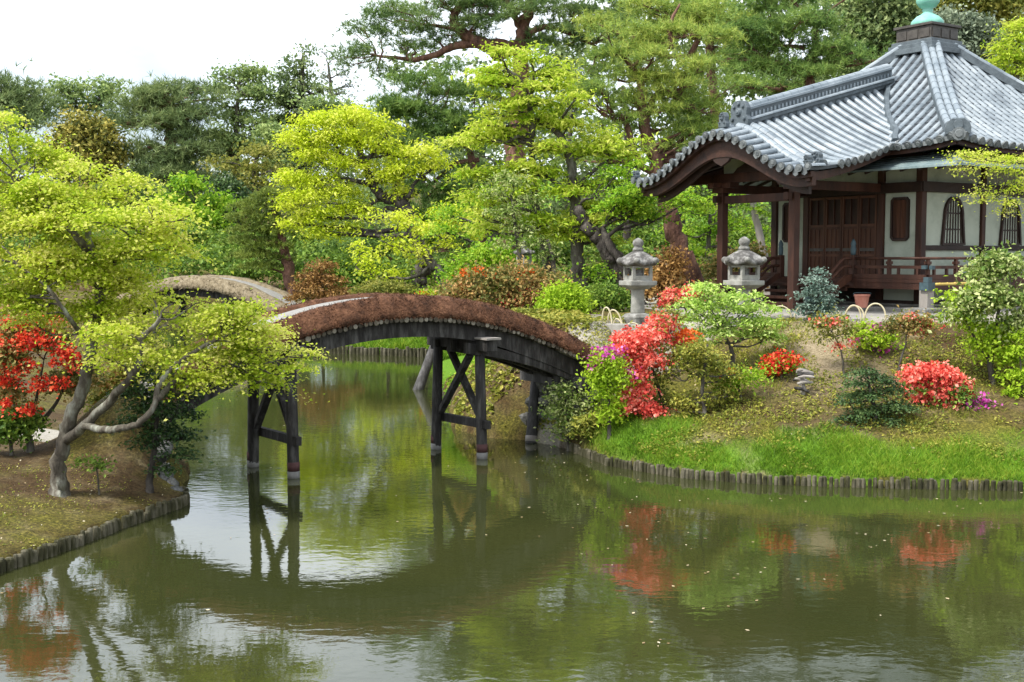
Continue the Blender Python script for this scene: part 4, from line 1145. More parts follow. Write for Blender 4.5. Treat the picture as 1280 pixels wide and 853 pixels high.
for sg in (1, -1):
    b = MB(); b.sheet([[b2w(t, sg * u, b2z(t) + z + (fbm(np.array([t * 3.0]), np.array([u * 9 + z * 5]))[0] - .47) * .1) for (u, z) in ((.45, -.06), (.60, .07), (1.0, .05), (1.22, -.15), (1.32, -.36), (1.36, -.52), (1.2, -.54))] for t in np.linspace(-.3, len2 + .3, 120)]); eb = obj('earth_edge', b, M['straw'], b2, origin=o3, smooth=True)
    nfi = 4000; tt = rng.uniform(-.3, len2 + .3, nfi); w = rng.random(nfi); su = .95 + .42 * w; szz = .03 - .52 * w ** 1.5
    base = np.array([b2w(t, sg * u, b2z(t) + z) for t, u, z in zip(tt, su, szz)]); dirv = np.stack([nn2[0] * sg * np.full(nfi, .5), nn2[1] * sg * np.full(nfi, .5), np.full(nfi, -.3)], 1) + rng.normal(size=(nfi, 3)) * .45
    sd = rng.normal(size=(nfi, 3)) * .012; ln = rng.uniform(.08, .16, nfi)[:, None]
    raw('straw_fibres', np.stack([base - sd, base + sd, base + dirv * ln], 1).reshape(-1, 3), np.arange(nfi * 3).reshape(-1, 3), M['straw'], eb, origin=o3)
for u in (-.8, .8):
    b = MB(); b.slab([[b2w(t, u - .12, b2z(t) - .56), b2w(t, u + .12, b2z(t) - .56)] for t in Tt], [[b2w(t, u - .12, b2z(t) - .9), b2w(t, u + .12, b2z(t) - .9)] for t in Tt]); obj('girder', b, M['wood_black'], b2, origin=o3)
for t in (len2 * .28, len2 * .70):
    b = MB(); b.bar(b2w(t, 1.2, b2z(t) - 1.0), b2w(t, -1.2, b2z(t) - 1.0), .24, .22); obj('cap_beam', b, M['wood_black'], b2, origin=o3)
    for u in (-.95, .95):
        b = MB(); b.tube([b2w(t, u, -.6), b2w(t, u, b2z(t) - 1.0)], .16, 12); obj('trestle_post', b, M['wood_strut'], b2, origin=o3, smooth=True)
    b = MB(); b.bar(b2w(t, 1.1, .7), b2w(t, -1.1, .7), .1, .16); obj('tie_beam', b, M['wood_black'], b2, origin=o3)
# leaning prop standing in the water beyond the trestle
q = onz(523, 487, 0); e = at(541, 437, q[1] + .6)
b = MB(); b.tube([q - (e - q) * .2, q, (q + e) / 2, e + (e - q) * .35], [.15, .145, .13, .11], 10, jitter=.06, rng=rng); prop(obj('leaning_prop', b, M['wood_strut'], origin=q, smooth=True), 'grey round prop leaning up out of the water behind the right trestle', 'prop')
# ------------------------------------------------------------------ plants
def unit(v): return v / (np.linalg.norm(v, axis=-1, keepdims=True) + 1e-9)

def sample_clumps(C, R, n, rng, ss, flat, shell=.45, per=26, lower=.75, tilt=.0):
    """leaf positions: leaves gather in many small sprays spread through every clump"""
    C = np.array(C); R = np.array(R)
    w = (R[:, 0] * R[:, 1] * R[:, 2]) ** (2 / 3); w = w / w.sum()
    pos = []; outd = []; 
    for c, r, wi in zip(C, R, w):
        m = max(8, int(n * wi)); k = max(3, m // per)
        d = unit(rng.normal(size=(k, 3))); d[:, 2] = np.where(d[:, 2] < 0, d[:, 2] * lower, d[:, 2])
        rad = rng.random(k) ** shell
        sc_ = c + d * rad[:, None] * r
        which = rng.integers(0, k, m)
        size = rng.uniform(.6, 1.35, k)
        off = rng.normal(size=(m, 3)) * np.array([ss, ss, ss * flat]) * size[which][:, None]
        if tilt:                      # sprays hang outwards, each at its own slant
            hd = d.copy(); hd[:, 2] = 0; hd = unit(hd) + rng.normal(size=(k, 3)) * .45
            off[:, 2] -= tilt * np.sum(off[:, :2] * hd[which][:, :2], 1) + .25 * tilt * np.linalg.norm(off[:, :2], axis=1)
        pos.append(sc_[which] + off); outd.append(unit(d[which] * r + off))
    return np.vstack(pos), np.vstack(outd)

def leaves(pos, outd, rng, size, aspect=.55, up=.8, rnd=.7, droop=0.0, out=.25, var=.45):
    n = len(pos)
    nr = unit(np.array([0, 0, 1.0]) * up + outd * out + rng.normal(size=(n, 3)) * rnd)
    t = rng.normal(size=(n, 3)) + outd * .5; t[:, 2] -= droop * 2.0
    t = unit(t - nr * np.sum(t * nr, 1, keepdims=True)); b = np.cross(nr, t)
    s = size * rng.uniform(1 - var, 1 + var, n)[:, None]
    p0 = pos - t * s * .5; p2 = pos + t * s * .5; m = pos + t * s * -.05 + nr * s * .10
    V = np.stack([p0, m + b * s * aspect * .5, p2 - nr * s * .08, m - b * s * aspect * .5], 1).reshape(-1, 3)
    return V, np.arange(n * 4).reshape(-1, 4)

def needles(pos, outd, rng, length, width, per=9, spread=.9, up=.55):
    """needle tufts: a fan of narrow blades from every point"""
    n = len(pos); P = np.repeat(pos, per, 0); O = np.repeat(outd, per, 0)
    d = unit(O * .35 + np.array([0, 0, up]) + rng.normal(size=(n * per, 3)) * spread)
    s = unit(np.cross(d, rng.normal(size=(n * per, 3)))) * width * .5
    l = length * rng.uniform(.6, 1.2, n * per)[:, None]
    V = np.stack([P - s, P + s, P + d * l + s * .25, P + d * l - s * .25], 1).reshape(-1, 3)
    return V, np.arange(n * per * 4).reshape(-1, 4)

STY = dict(
    maple=dict(ss=.19, flat=.11, tilt=.34, size=.047, aspect=.8, up=1.2, rnd=.7, per=60, lower=.5, shell=.4),
    fresh=dict(ss=.22, flat=.55, size=.135, aspect=.5, up=1.0, rnd=.6, droop=.4, per=26),
    droopy=dict(ss=.26, flat=.17, tilt=.24, size=.15, aspect=.34, up=1.1, rnd=.5, droop=.5, per=34, lower=.5),
    broad=dict(ss=.30, flat=.7, size=.20, aspect=.6, up=.7, rnd=.8, per=20),
    fine=dict(ss=.10, flat=.7, size=.062, aspect=.6, up=.7, rnd=.8, per=18),
    layered=dict(ss=.10, flat=.30, size=.060, aspect=.55, up=1.0, rnd=.6, per=24, lower=.4),
    petal=dict(ss=.058, flat=.7, size=.050, aspect=.85, up=.6, rnd=.9, per=13, shell=.35),
    far=dict(ss=.50, flat=.45, size=.25, aspect=.6, up=.7, rnd=.8, per=18),
    clipped=dict(ss=.16, flat=.5, size=.13, aspect=.5, up=.8, rnd=.7, per=20, shell=.30, lower=.6),
)
def scatter(name, clumps, n, mat, style, rng, parent, origin, scale=1.0, kind='leaf', **kw):
    st = dict(STY[style]); st.update(kw)
    C = [c[0] for c in clumps]; R = [c[1] for c in clumps]
    if kind == 'needle':
        pos, od = sample_clumps(C, R, n, rng, st['ss'] * scale, st['flat'], st.get('shell', .5), st['per'], st.get('lower', .6), st.get('tilt', .25))
        V, F = needles(pos, od, rng, st.get('length', .24) * scale, st.get('width', .022) * scale, st.get('blades', 8), st.get('spread', .8), st.get('nup', .55))
    else:
        pos, od = sample_clumps(C, R, n, rng, st['ss'] * scale, st['flat'], st.get('shell', .45), st['per'], st.get('lower', .75), st.get('tilt', .25))
        V, F = leaves(pos, od, rng, st['size'] * scale, st['aspect'], st['up'], st['rnd'], st.get('droop', 0), st.get('out', .25))
    return raw(name, V, F, mat, parent, origin)
STY['pine'] = dict(ss=.34, flat=.16, per=16, length=.20, width=.020, blades=13, shell=.5, lower=.35, nup=.45, spread=.9)
STY['pinefar'] = dict(ss=.6, flat=.22, per=12, length=.40, width=.05, blades=10, shell=.5, lower=.4)
STY['padpine'] = dict(ss=.22, flat=.13, per=16, length=.12, width=.022, blades=10, shell=.5, lower=.15, nup=.8)

def pxclump(c, D):
    """(px, py, rx, ry[, dD[, depth]]) -> centre and radii in metres"""
    px, py, rx, ry = c[:4]; d = D + (c[4] if len(c) > 4 else 0); k = d / FPX
    return at(px, py, d), np.array([rx * k, (c[5] if len(c) > 5 else rx * .8 * k), ry * k])

def limb_mesh(mb, trunk, trad, clumps, rng, twig=3, lr=.35, sag=.1, minr=.008, k=7):
    """limbs from the trunk to every clump, with a few twigs inside it"""
    tz = trunk[:, 2]
    for (c, r) in clumps:
        d = np.linalg.norm((trunk - c) * np.array([1, .6, 1]), axis=1) + np.where(tz > c[2] - .02, (tz - c[2]) * 1.6 + .15, 0)
        d[0] += 2; i = int(np.argmin(d)); s = trunk[i]; L_ = np.linalg.norm(c - s)
        if L_ < .08: continue
        r0 = max(minr * 1.6, min(trad[i] * .7, trad[0] * lr * (0.5 + .5 * min(1, L_ / 2))))
        mid = s + (c - s) * .5 + np.array([rng.normal() * .07, rng.normal() * .07, -sag * .4 + rng.normal() * .05]) * L_
        q1 = s + (c - s) * .25 + rng.normal(size=3) * .05 * L_
        P = spline([s, q1, mid, c + np.array([0, 0, -r[2] * .4])], 4)
        mb.tube(P, np.linspace(r0, max(minr, r0 * .35), len(P)), k, caps=False, jitter=.12, rng=rng)
        for _ in range(twig):
            e = c + unit(rng.normal(size=3)) * r * .8; e[2] = max(e[2], c[2] - r[2] * .5); j = rng.integers(len(P) // 2, len(P)); a = P[j]
            m = (a + e) / 2 + rng.normal(size=3) * .08 * np.linalg.norm(e - a)
            mb.tube(spline([a, m, e], 3), np.linspace(max(minr, r0 * .35), minr * .6, 7), 5, caps=False)

_seed = [100]
def plant(name, label, cat, base, D, trunk, clumps, leaf, bark='bark', n=4000, style='broad', scale=1.0, r0=.1, r1=.03, kind='leaf', flowers=None, group=None, twig=3, extra=None, lr=.35, crown='crown', stem='trunk', limbs=None, flare=1.6, zbase=None, brk=0, **kw):
    """one tree or shrub: tapered trunk with limbs, leaves gathered in sprays, flowers if it has any"""
    _seed[0] += 1; rng = np.random.default_rng(_seed[0])
    if D >= 58 and base[0] < 460: D *= 1.85; scale *= 1.85; r0 *= 1.85; r1 *= 1.85
    p = at(base[0], base[1], D); zg = gz(p[0], p[1]) if zbase is None else zbase
    root = np.array([p[0], p[1], zg]); t = thing(name, label, cat, root, 0, group)
    cl = [pxclump(c, D) for c in clumps]
    if brk:                       # a bough divides into several lighter sprays with gaps between
        nc = []
        for c, r in cl:
            for q in range(brk):
                d = rng.normal(size=3) * .62; f = rng.uniform(.42, .68)
                nc.append((c + d * r * np.array([1, 1, 1.15]) + np.array([0, 0, -.10 * abs(d[0]) * r[0]]), r * np.array([f, f, f * .8])))
        cl = nc
    pts = [root + [0, 0, -.15]] + [at(q[0], q[1], D + (q[2] if len(q) > 2 else 0)) for q in trunk]
    pts = [pts[0]] + [q for q in pts[1:]]
    T_ = spline(pts, 6); rad = np.linspace(1, 0, len(T_)) ** .8 * (r0 - r1) + r1; nf = min(8, len(rad)); rad[:nf] *= 1 + (flare - 1) * np.linspace(1, 0, nf) ** 2.2
    wob = rng.normal(size=T_.shape) * rad[:, None] * .16; wob[:2] = 0; T_ = T_ + wob
    mb = MB(); mb.tube(T_, rad, 16, jitter=.24, rng=rng)
    allT, allR = T_, rad
    for lb in (limbs or []):
        P = spline([at(q[0], q[1], D + (q[2] if len(q) > 2 else 0)) for q in lb[2]], 5); rr = np.linspace(lb[0], lb[1], len(P)); P = P + rng.normal(size=P.shape) * rr[:, None] * .14; mb.tube(P, rr, 9, jitter=.14, rng=rng)
        allT = np.vstack([allT, P]); allR = np.concatenate([allR, rr])
    limb_mesh(mb, allT, allR, cl, rng, twig, lr)
    obj(stem, mb, M[bark], t, smooth=True, origin=root)
    scatter(crown, cl, n, L[leaf], style, rng, t, root, scale, kind, **kw)
    for (nm, fl, m, nn, st, scl) in (flowers or []):
        prop(scatter(nm, [pxclump(c, D) for c in fl], nn, L[m], st, rng, t, root, scl), kind='stuff')
    for (nm, fl, m, nn, st, scl) in (extra or []):
        scatter(nm, [pxclump(c, D) for c in fl], nn, L[m], st, rng, t, root, scl)
    return t

def shrub(name, label, base, D, clumps, leaf, n, style='fine', scale=1.0, flowers=None, group=None, cat='shrub', r0=.03, bark='bark', trunk=None, **kw):
    c0 = clumps[0]
    if trunk is None: trunk = [((base[0] + c0[0]) / 2 + 2, (base[1] * .6 + c0[1] * .4)), (c0[0], c0[1])]
    return plant(name, label, cat, base, D, trunk, clumps, leaf, bark, n, style, scale, r0, .008, flowers=flowers, group=group, crown='foliage', stem='stems', lr=.8, **kw)

# --- the big maple on the left bank
plant('maple_tree', 'big spreading yellow-green maple leaning over the left bank and the water', 'tree', (75, 602), 16.3,
      [(72, 585), (82, 545), (100, 495), (114, 440), (124, 395), (122, 350), (112, 300), (104, 260)],
      [(10, 165, 40, 14), (45, 190, 55, 15), (20, 215, 60, 20), (90, 215, 50, 14), (120, 240, 50, 15), (70, 250, 70, 20), (20, 265, 60, 24), (150, 262, 45, 12), (190, 268, 42, 12, -.5), (215, 282, 26, 9, -.4), (110, 285, 70, 18), (40, 305, 70, 24),
       (165, 300, 60, 15), (205, 312, 34, 10), (130, 322, 70, 18), (60, 345, 70, 22), (180, 338, 50, 14), (20, 360, 40, 18), (110, 362, 60, 18), (165, 372, 50, 14), (90, 395, 42, 14, .3), (150, 405, 40, 13, -.5),
       (225, 375, 26, 6, -.2), (300, 388, 38, 8), (250, 402, 56, 11), (305, 402, 40, 10), (200, 425, 40, 13, -.4), (265, 425, 62, 13), (330, 418, 40, 9), (355, 438, 32, 6), (225, 448, 50, 13, -.3), (295, 447, 55, 12), (335, 458, 40, 8), (275, 470, 48, 9), (325, 474, 30, 7), (165, 440, 34, 12, -.6), (235, 468, 30, 8)],
      'maple', 'bark_lichen', 74000, 'maple', 1.0, .112, .024, twig=2, lr=.13,
      limbs=[(.070, .028, [(82, 553), (108, 530, -.3), (140, 498, -.6), (165, 470, -.8), (178, 440, -.8), (176, 425, -.8), (200, 400, -.8)]),
             (.054, .02, [(104, 533, -.3), (140, 537, -.7), (172, 530, -.9), (192, 508, -.9), (200, 480, -.8), (222, 455, -.6), (260, 430, -.4), (310, 412, 0)]),
             (.045, .015, [(196, 500, -.9), (215, 480, -.5), (240, 468, -.3), (290, 455, 0)]),
             (.038, .014, [(122, 380), (140, 345, .2), (150, 310), (190, 280, -.3)]), (.06, .02, [(118, 330), (95, 295, -.4), (60, 260, -.4), (20, 230, -.2)]), (.038, .014, [(112, 430), (85, 395, -.5), (60, 360, -.6), (20, 330, -.5)])], brk=3)
shrub('azalea', 'large scarlet azalea at the left edge of the photo, behind the maple trunk', (38, 552), 18.2,
      [(15, 420, 40, 30), (55, 410, 40, 30), (85, 440, 26, 36), (30, 460, 45, 34), (70, 480, 34, 26), (8, 500, 26, 26), (60, 390, 45, 16)], 'autumnolive', 9000, 'fine', 1.15,
      [('flowers', [(12, 430, 28, 14, -.5), (45, 425, 30, 12, -.5), (78, 445, 18, 20, -.5), (25, 460, 30, 10, -.6), (62, 480, 26, 10, -.6), (10, 478, 16, 8, -.6), (8, 505, 12, 7, -.6), (38, 512, 20, 5, -.6), (92, 455, 8, 18, -.4), (20, 404, 24, 6, -.4), (60, 400, 20, 5, -.4), (-5, 450, 18, 16, -.5)], 'red', 3125, 'petal', .95)], cat='azalea', r0=.05,
      trunk=[(36, 530), (45, 500), (55, 450)], limbs=[(.035, .012, [(36, 545), (15, 500), (5, 440)]), (.04, .012, [(40, 540), (70, 505), (90, 460)])], brk=2)
shrub('leafy_shrub', 'low dark green shrub below the scarlet azalea at the left edge', (14, 560), 18.0, [(8, 535, 24, 18), (30, 525, 20, 14), (-8, 530, 20, 20)], 'mid', 2600, 'fine', 1.25)
shrub('leafy_shrub', 'small leafy shrub with reddish leaves behind the fork of the maple', (170, 520), 19.2, [(150, 478, 24, 22), (170, 455, 24, 16), (200, 470, 24, 22), (130, 500, 18, 16), (185, 440, 20, 12)], 'olive', 4200, 'fine', 1.25, [('young_leaves', [(150, 475, 22, 18), (165, 500, 12, 8)], 'rust', 500, 'fine', 1.2)])
plant('small_evergreen', 'small dark evergreen with level branches at the tip of the left bank', 'tree', (184, 622), 17.0, [(188, 600), (192, 565), (196, 525), (194, 480)],
      [(200, 470, 36, 12), (175, 490, 30, 11), (215, 492, 34, 10), (190, 510, 44, 11), (230, 520, 24, 7), (165, 530, 26, 9), (205, 540, 36, 8), (232, 547, 26, 6), (180, 555, 24, 7), (222, 568, 28, 5), (205, 585, 18, 5)], 'dark', 'bark_dark', 4800, 'layered', 1.05, .055, .015, lr=.3)
shrub('seedling', 'tiny leafy seedling on the bare bank right of the maple foot', (124, 600), 16.5, [(115, 575, 16, 5), (128, 582, 14, 5)], 'mid', 260, 'layered', 1.0, cat='seedling', r0=.012)

# --- right bank
shrub('azalea', 'tall coral red azalea cascading down the bank at the right end of the bridge', (835, 530), 21.6,
      [(805, 430, 32, 26), (785, 450, 26, 22), (815, 470, 28, 22), (800, 500, 22, 18), (830, 510, 22, 18), (835, 400, 22, 16), (850, 450, 20, 24)], 'olive', 2600, 'fine', 1.1,
      [('flowers', [(800, 425, 34, 17, -.25), (786, 436, 22, 11, -.35), (808, 450, 24, 12, -.35), (792, 468, 18, 10, -.45), (788, 490, 15, 8, -.5), (808, 486, 15, 8, -.45), (798, 508, 24, 9, -.5), (818, 516, 17, 7, -.5), (833, 522, 11, 5, -.4), (828, 402, 20, 9), (822, 415, 20, 10), (842, 450, 8, 6), (846, 425, 12, 6)], 'coral', 7000, 'petal', 1.15),
       ('orange_flowers', [(860, 418, 15, 5), (858, 428, 12, 6), (852, 436, 9, 4)], 'orange', 437, 'petal', 1.2)], cat='azalea', r0=.045, trunk=[(828, 500), (815, 460), (805, 430)])
shrub('azalea', 'coral azalea spray reaching left of the pale shrub, by the stone lantern', (850, 425), 23.6, [(850, 372, 22, 9), (868, 366, 14, 8), (836, 380, 12, 6)], 'autumnolive', 700, 'fine', 1.1, [('flowers', [(848, 371, 22, 8), (866, 365, 13, 6), (834, 379, 9, 4)], 'coral', 1250, 'petal', 1.25)], cat='azalea', r0=.03, trunk=[(848, 410), (858, 392), (850, 376)])
shrub('azalea', 'yellow-green azalea dotted with magenta flowers against the end of the bridge', (762, 525), 21.0, [(756, 455, 22, 18), (770, 470, 22, 18), (748, 470, 14, 14), (762, 490, 18, 14), (766, 515, 18, 14)], 'lime', 2800, 'fine', 1.1, [('flowers', [(752, 446, 18, 8), (770, 440, 14, 6), (745, 458, 10, 8), (790, 465, 8, 6)], 'magenta', 287, 'petal', 1.25)], cat='azalea')
plant('dogwood', 'flat-topped shrub with pale green and white leaves in front of the porch', 'shrub', (915, 452), 22.6, [(915, 440), (908, 425), (898, 410)],
      [(885, 362, 36, 7), (920, 372, 40, 7), (860, 380, 32, 8), (900, 385, 46, 8), (945, 385, 34, 8), (875, 400, 40, 8), (925, 402, 46, 8), (962, 403, 26, 7), (900, 415, 44, 8), (945, 418, 34, 8), (880, 428, 24, 7), (965, 420, 16, 8)], 'pale', 'bark', 7000, 'layered', 1.15, .05, .015, crown='foliage', stem='stems', lr=.5)
plant('small_tree', 'thin small-leaved shrub with an upright grey stem on the slope below the pale shrub', 'shrub', (880, 532), 21.0, [(880, 510), (878, 480), (882, 450), (885, 430)],
      [(862, 440, 22, 12), (890, 440, 30, 14), (915, 440, 28, 12), (855, 465, 26, 12), (900, 462, 34, 13), (925, 470, 20, 10), (870, 490, 26, 12), (845, 500, 20, 10), (905, 490, 22, 9), (860, 515, 20, 7)], 'weed', 'bark', 3600, 'fine', 1.0, .045, .012, crown='foliage', stem='stems', lr=.5, twig=5, brk=2)
shrub('leafy_shrub', 'low green shrub with a few orange flowers right of the thin grey-stemmed shrub', (925, 492), 21.3, [(920, 475, 20, 12), (940, 470, 14, 10), (905, 482, 14, 8)], 'bright', 1000, 'fine', 1.05, [('flowers', [(918, 468, 14, 5)], 'orange', 87, 'petal', 1.1)])
shrub('azalea', 'small low scarlet azalea alone on the upper slope, left of the driftwood', (975, 470), 22.0, [(974, 456, 24, 10)], 'bright', 700, 'fine', 1.0, [('flowers', [(972, 453, 20, 11), (982, 450, 16, 8), (965, 460, 14, 7)], 'red', 1625, 'petal', 1.2)], cat='azalea')
plant('blue_conifer', 'young blue-green conifer in front of the pavilion steps', 'tree', (1022, 402), 24.2, [(1022, 385), (1022, 360), (1022, 338)],
      [(1022, 338, 7, 5), (1020, 350, 14, 5), (1026, 360, 17, 5), (1014, 368, 17, 5), (1030, 374, 17, 5), (1018, 382, 22, 5), (1034, 388, 14, 5), (1010, 390, 13, 5), (1022, 396, 16, 4)], 'blue', 'bark', 3000, 'layered', 1.05, .03, .008, crown='foliage', stem='stems')
plant('azalea', 'thin leggy azalea with pale forked stem and few pink flowers, above the driftwood', 'azalea', (1055, 475), 22.0, [(1054, 455), (1050, 435), (1040, 415)],
      [(1022, 405, 20, 6), (1045, 402, 18, 6), (1035, 420, 16, 5), (1060, 412, 14, 5)], 'olive', 'bark', 900, 'fine', 1.0, .022, .008, flowers=[('flowers', [(1030, 403, 20, 4), (1050, 434, 12, 4), (1062, 430, 6, 4)], 'coral', 212, 'petal', 1.0)], crown='foliage', stem='stems')
shrub('azalea', 'yellow-green azalea with magenta flowers on top of the slope', (1095, 440), 22.6, [(1092, 420, 22, 12), (1106, 425, 14, 10), (1080, 415, 14, 9)], 'lime', 1900, 'fine', 1.1, [('flowers', [(1092, 412, 18, 5), (1102, 432, 10, 4), (1075, 425, 8, 6)], 'magenta', 325, 'petal', 1.2)], cat='azalea')
plant('azalea', 'leggy azalea with dusty pink flowers on two thin leaning stems, above the dark conifer', 'azalea', (1123, 474), 21.8, [(1125, 455), (1132, 430), (1133, 412)],
      [(1130, 402, 24, 8), (1155, 400, 18, 7), (1148, 412, 20, 6), (1112, 408, 14, 6)], 'autumnolive', 'bark', 1700, 'fine', 1.0, .026, .01, flowers=[('flowers', [(1160, 404, 12, 4), (1138, 398, 18, 4), (1150, 414, 10, 4)], 'coral', 325, 'petal', .95)], crown='foliage', stem='stems')
plant('layered_conifer', 'dark green low conifer with level tiers standing in the grass bank', 'tree', (1092, 556), 20.2, [(1090, 540), (1094, 515), (1088, 490), (1084, 468)],
      [(1082, 466, 24, 7), (1098, 476, 28, 7), (1070, 480, 22, 6), (1110, 488, 26, 6), (1082, 495, 36, 7), (1060, 502, 18, 6), (1118, 507, 28, 6), (1090, 514, 40, 7), (1062, 525, 26, 6), (1110, 528, 34, 6), (1085, 540, 34, 6), (1135, 510, 16, 4), (1070, 545, 20, 4)], 'dark', 'bark_dark', 7000, 'layered', .85, .055, .015, crown='foliage', lr=.4)
shrub('azalea', 'rounded coral red azalea, the biggest low one, right of the dark conifer', (1168, 524), 20.8, [(1165, 478, 34, 16), (1180, 488, 28, 12), (1150, 475, 20, 10)], 'mid', 1500, 'fine', 1.0,
      [('flowers', [(1160, 466, 32, 10), (1148, 474, 22, 10), (1180, 474, 26, 12), (1170, 486, 30, 10), (1192, 492, 20, 9), (1160, 494, 22, 8), (1178, 503, 22, 7), (1200, 484, 10, 8)], 'coral', 7750, 'petal', 1.2)], cat='azalea', r0=.035, trunk=[(1164, 510), (1162, 495), (1165, 480)], brk=2)
shrub('azalea', 'small magenta azalea tucked under the right edge of the coral azalea', (1220, 522), 20.7, [(1220, 508, 15, 7)], 'mid', 350, 'fine', 1.0, [('flowers', [(1218, 507, 15, 7), (1226, 503, 10, 6)], 'magenta', 650, 'petal', 1.2)], cat='azalea', r0=.02)
shrub('azalea', 'orange azalea cut off by the right edge above the grass bank', (1280, 560), 20.2, [(1282, 540, 16, 14)], 'mid', 700, 'fine', 1.0, [('flowers', [(1276, 542, 10, 8), (1284, 532, 8, 6)], 'red', 200, 'petal', 1.1)], cat='azalea', r0=.02)
plant('rhododendron', 'pale cream-leaved rhododendron tree rising before the right corner of the pavilion', 'tree', (1242, 508), 21.4, [(1242, 485), (1238, 450), (1244, 415), (1250, 380)],
      [(1262, 322, 24, 14), (1240, 340, 28, 13), (1275, 345, 24, 16), (1225, 360, 24, 12), (1258, 366, 30, 14), (1285, 380, 24, 18), (1232, 388, 32, 13), (1265, 400, 30, 14)], 'rhodo', 'bark', 8200, 'fine', 1.35, .07, .02, crown='crown', lr=.5,
      extra=[('young_leaves', [(1215, 372, 18, 10), (1205, 392, 22, 8), (1225, 408, 24, 9), (1250, 420, 30, 9), (1240, 440, 30, 8), (1220, 428, 20, 7), (1262, 445, 22, 8), (1190, 372, 12, 4)], 'lime', 3200, 'fine', 1.2)],
      limbs=[(.03, .012, [(1240, 455), (1222, 430), (1205, 395)]), (.03, .012, [(1242, 440), (1265, 410), (1280, 380)])], brk=2)
shrub('leafy_shrub', 'yellow-green shrub at the right edge, right of the rhododendron stem', (1276, 520), 21.0, [(1275, 440, 16, 10), (1280, 470, 20, 10), (1272, 490, 16, 8), (1285, 420, 16, 12)], 'lime', 1900, 'layered', 1.2)
shrub('leafy_shrub', 'small grey-green shrub growing in the stones under the right end of the bridge', (710, 552), 22.0, [(705, 490, 20, 9), (718, 502, 18, 9), (695, 512, 18, 9), (712, 524, 20, 8), (700, 540, 16, 6)], 'rhodo', 1500, 'fine', 1.1, r0=.02, zbase=.08)
shrub('leafy_shrub', 'yellow-green low shrub hanging over the bank right of the raking struts', (748, 556), 21.6, [(742, 525, 22, 7), (760, 533, 20, 8), (735, 540, 16, 7), (765, 548, 18, 6)], 'weed', 1900, 'layered', 1.2, r0=.02)
shrub('leafy_shrub', 'dark green shrub at the waterline between trestle and raking strut', (640, 545), 24.6, [(640, 522, 20, 11), (655, 530, 14, 9), (628, 532, 14, 9)], 'mid', 1900, 'fine', 1.3, r0=.02)
shrub('leafy_shrub', 'bright green shrub seen through under the bridge, top of the mossy bank', (630, 470), 26.5, [(622, 440, 22, 12), (640, 450, 18, 11), (610, 452, 14, 8)], 'bright', 1500, 'fine', 1.5, r0=.02)
shrub('leafy_shrub', 'fresh green shrub low on the mossy bank behind the cross braces', (585, 510), 28.5, [(580, 480, 18, 14), (594, 490, 14, 12), (572, 495, 10, 8)], 'bright', 1200, 'fine', 1.5, r0=.02, flowers=[('flowers', [(575, 492, 8, 6)], 'orange', 75, 'petal', 1.3)])

# --- maple branch reaching in from the right
plant('maple_tree', 'yellow maple whose branches reach in from the right edge in front of the pavilion', 'tree', (1440, 520), 22.5, [(1435, 450), (1420, 350), (1390, 260), (1350, 210)],
      [(1200, 192, 18, 5), (1225, 198, 30, 7), (1255, 200, 28, 7), (1280, 195, 24, 8), (1212, 208, 20, 6), (1245, 216, 22, 6), (1275, 222, 22, 9), (1228, 236, 20, 5), (1250, 243, 26, 6), (1275, 250, 22, 9), (1262, 262, 20, 5), (1320, 190, 40, 16), (1360, 230, 40, 20), (1310, 250, 30, 14)], 'maple', 'bark', 6200, 'maple', .85, .13, .04, lr=.16,
      limbs=[(.03, .008, [(1350, 210), (1300, 205), (1250, 203), (1205, 196)]), (.03, .008, [(1370, 240), (1320, 245), (1270, 246), (1222, 236)])], brk=2)
# --- bushes beyond the bridge
shrub('azalea', 'wide bronze-green azalea hedge with orange red flowers just above the bridge arch', (640, 396), 30.0, [(575, 362, 26, 16), (605, 350, 34, 18), (645, 345, 38, 18), (600, 378, 40, 16), (650, 372, 40, 18), (690, 352, 26, 14), (560, 378, 20, 12)], 'autumnolive', 8200, 'fine', 1.5,
      [('flowers', [(650, 366, 22, 7), (640, 378, 26, 6), (668, 372, 16, 7), (625, 372, 14, 5)], 'coral', 875, 'petal', 1.3), ('orange_flowers', [(600, 340, 30, 6), (655, 340, 26, 5), (580, 356, 16, 5)], 'orange', 325, 'petal', 1.2)], cat='azalea', r0=.05)
shrub('clipped_shrub', 'bright lime green rounded shrub between the bridge and the stone lantern', (706, 404), 28.5, [(705, 370, 26, 15), (695, 385, 24, 14), (718, 388, 20, 13), (688, 396, 16, 10)], 'lime', 5200, 'fine', 1.35, r0=.04)
shrub('clipped_shrub', 'dark green low mound left of the stone lantern', (760, 392), 29.5, [(755, 372, 32, 16), (778, 378, 20, 12), (738, 378, 18, 12)], 'mid', 4200, 'fine', 1.3, r0=.04)
shrub('leafy_shrub', 'dark rusty red bush between the stone lantern and the leaning pine trunk', (825, 388), 31, [(822, 350, 28, 22), (835, 330, 22, 18), (808, 360, 20, 16), (840, 365, 18, 12)], 'rust', 3800, 'fine', 1.7, r0=.05)
shrub('azalea', 'layered rust-brown azalea at the end of the distant bridge', (402, 392), 49.5, [(402, 332, 20, 5), (392, 344, 22, 6), (410, 350, 24, 6), (385, 358, 20, 6), (405, 364, 34, 7), (425, 372, 30, 7), (380, 372, 20, 6)], 'rust', 5200, 'clipped', 1.0, r0=.07, cat='azalea')
shrub('clipped_shrub', 'rounded olive green mound right of the rust-brown azalea', (485, 384), 47, [(478, 362, 36, 12), (500, 366, 26, 10), (460, 368, 20, 9)], 'olive', 3800, 'clipped', 1.0, r0=.07)
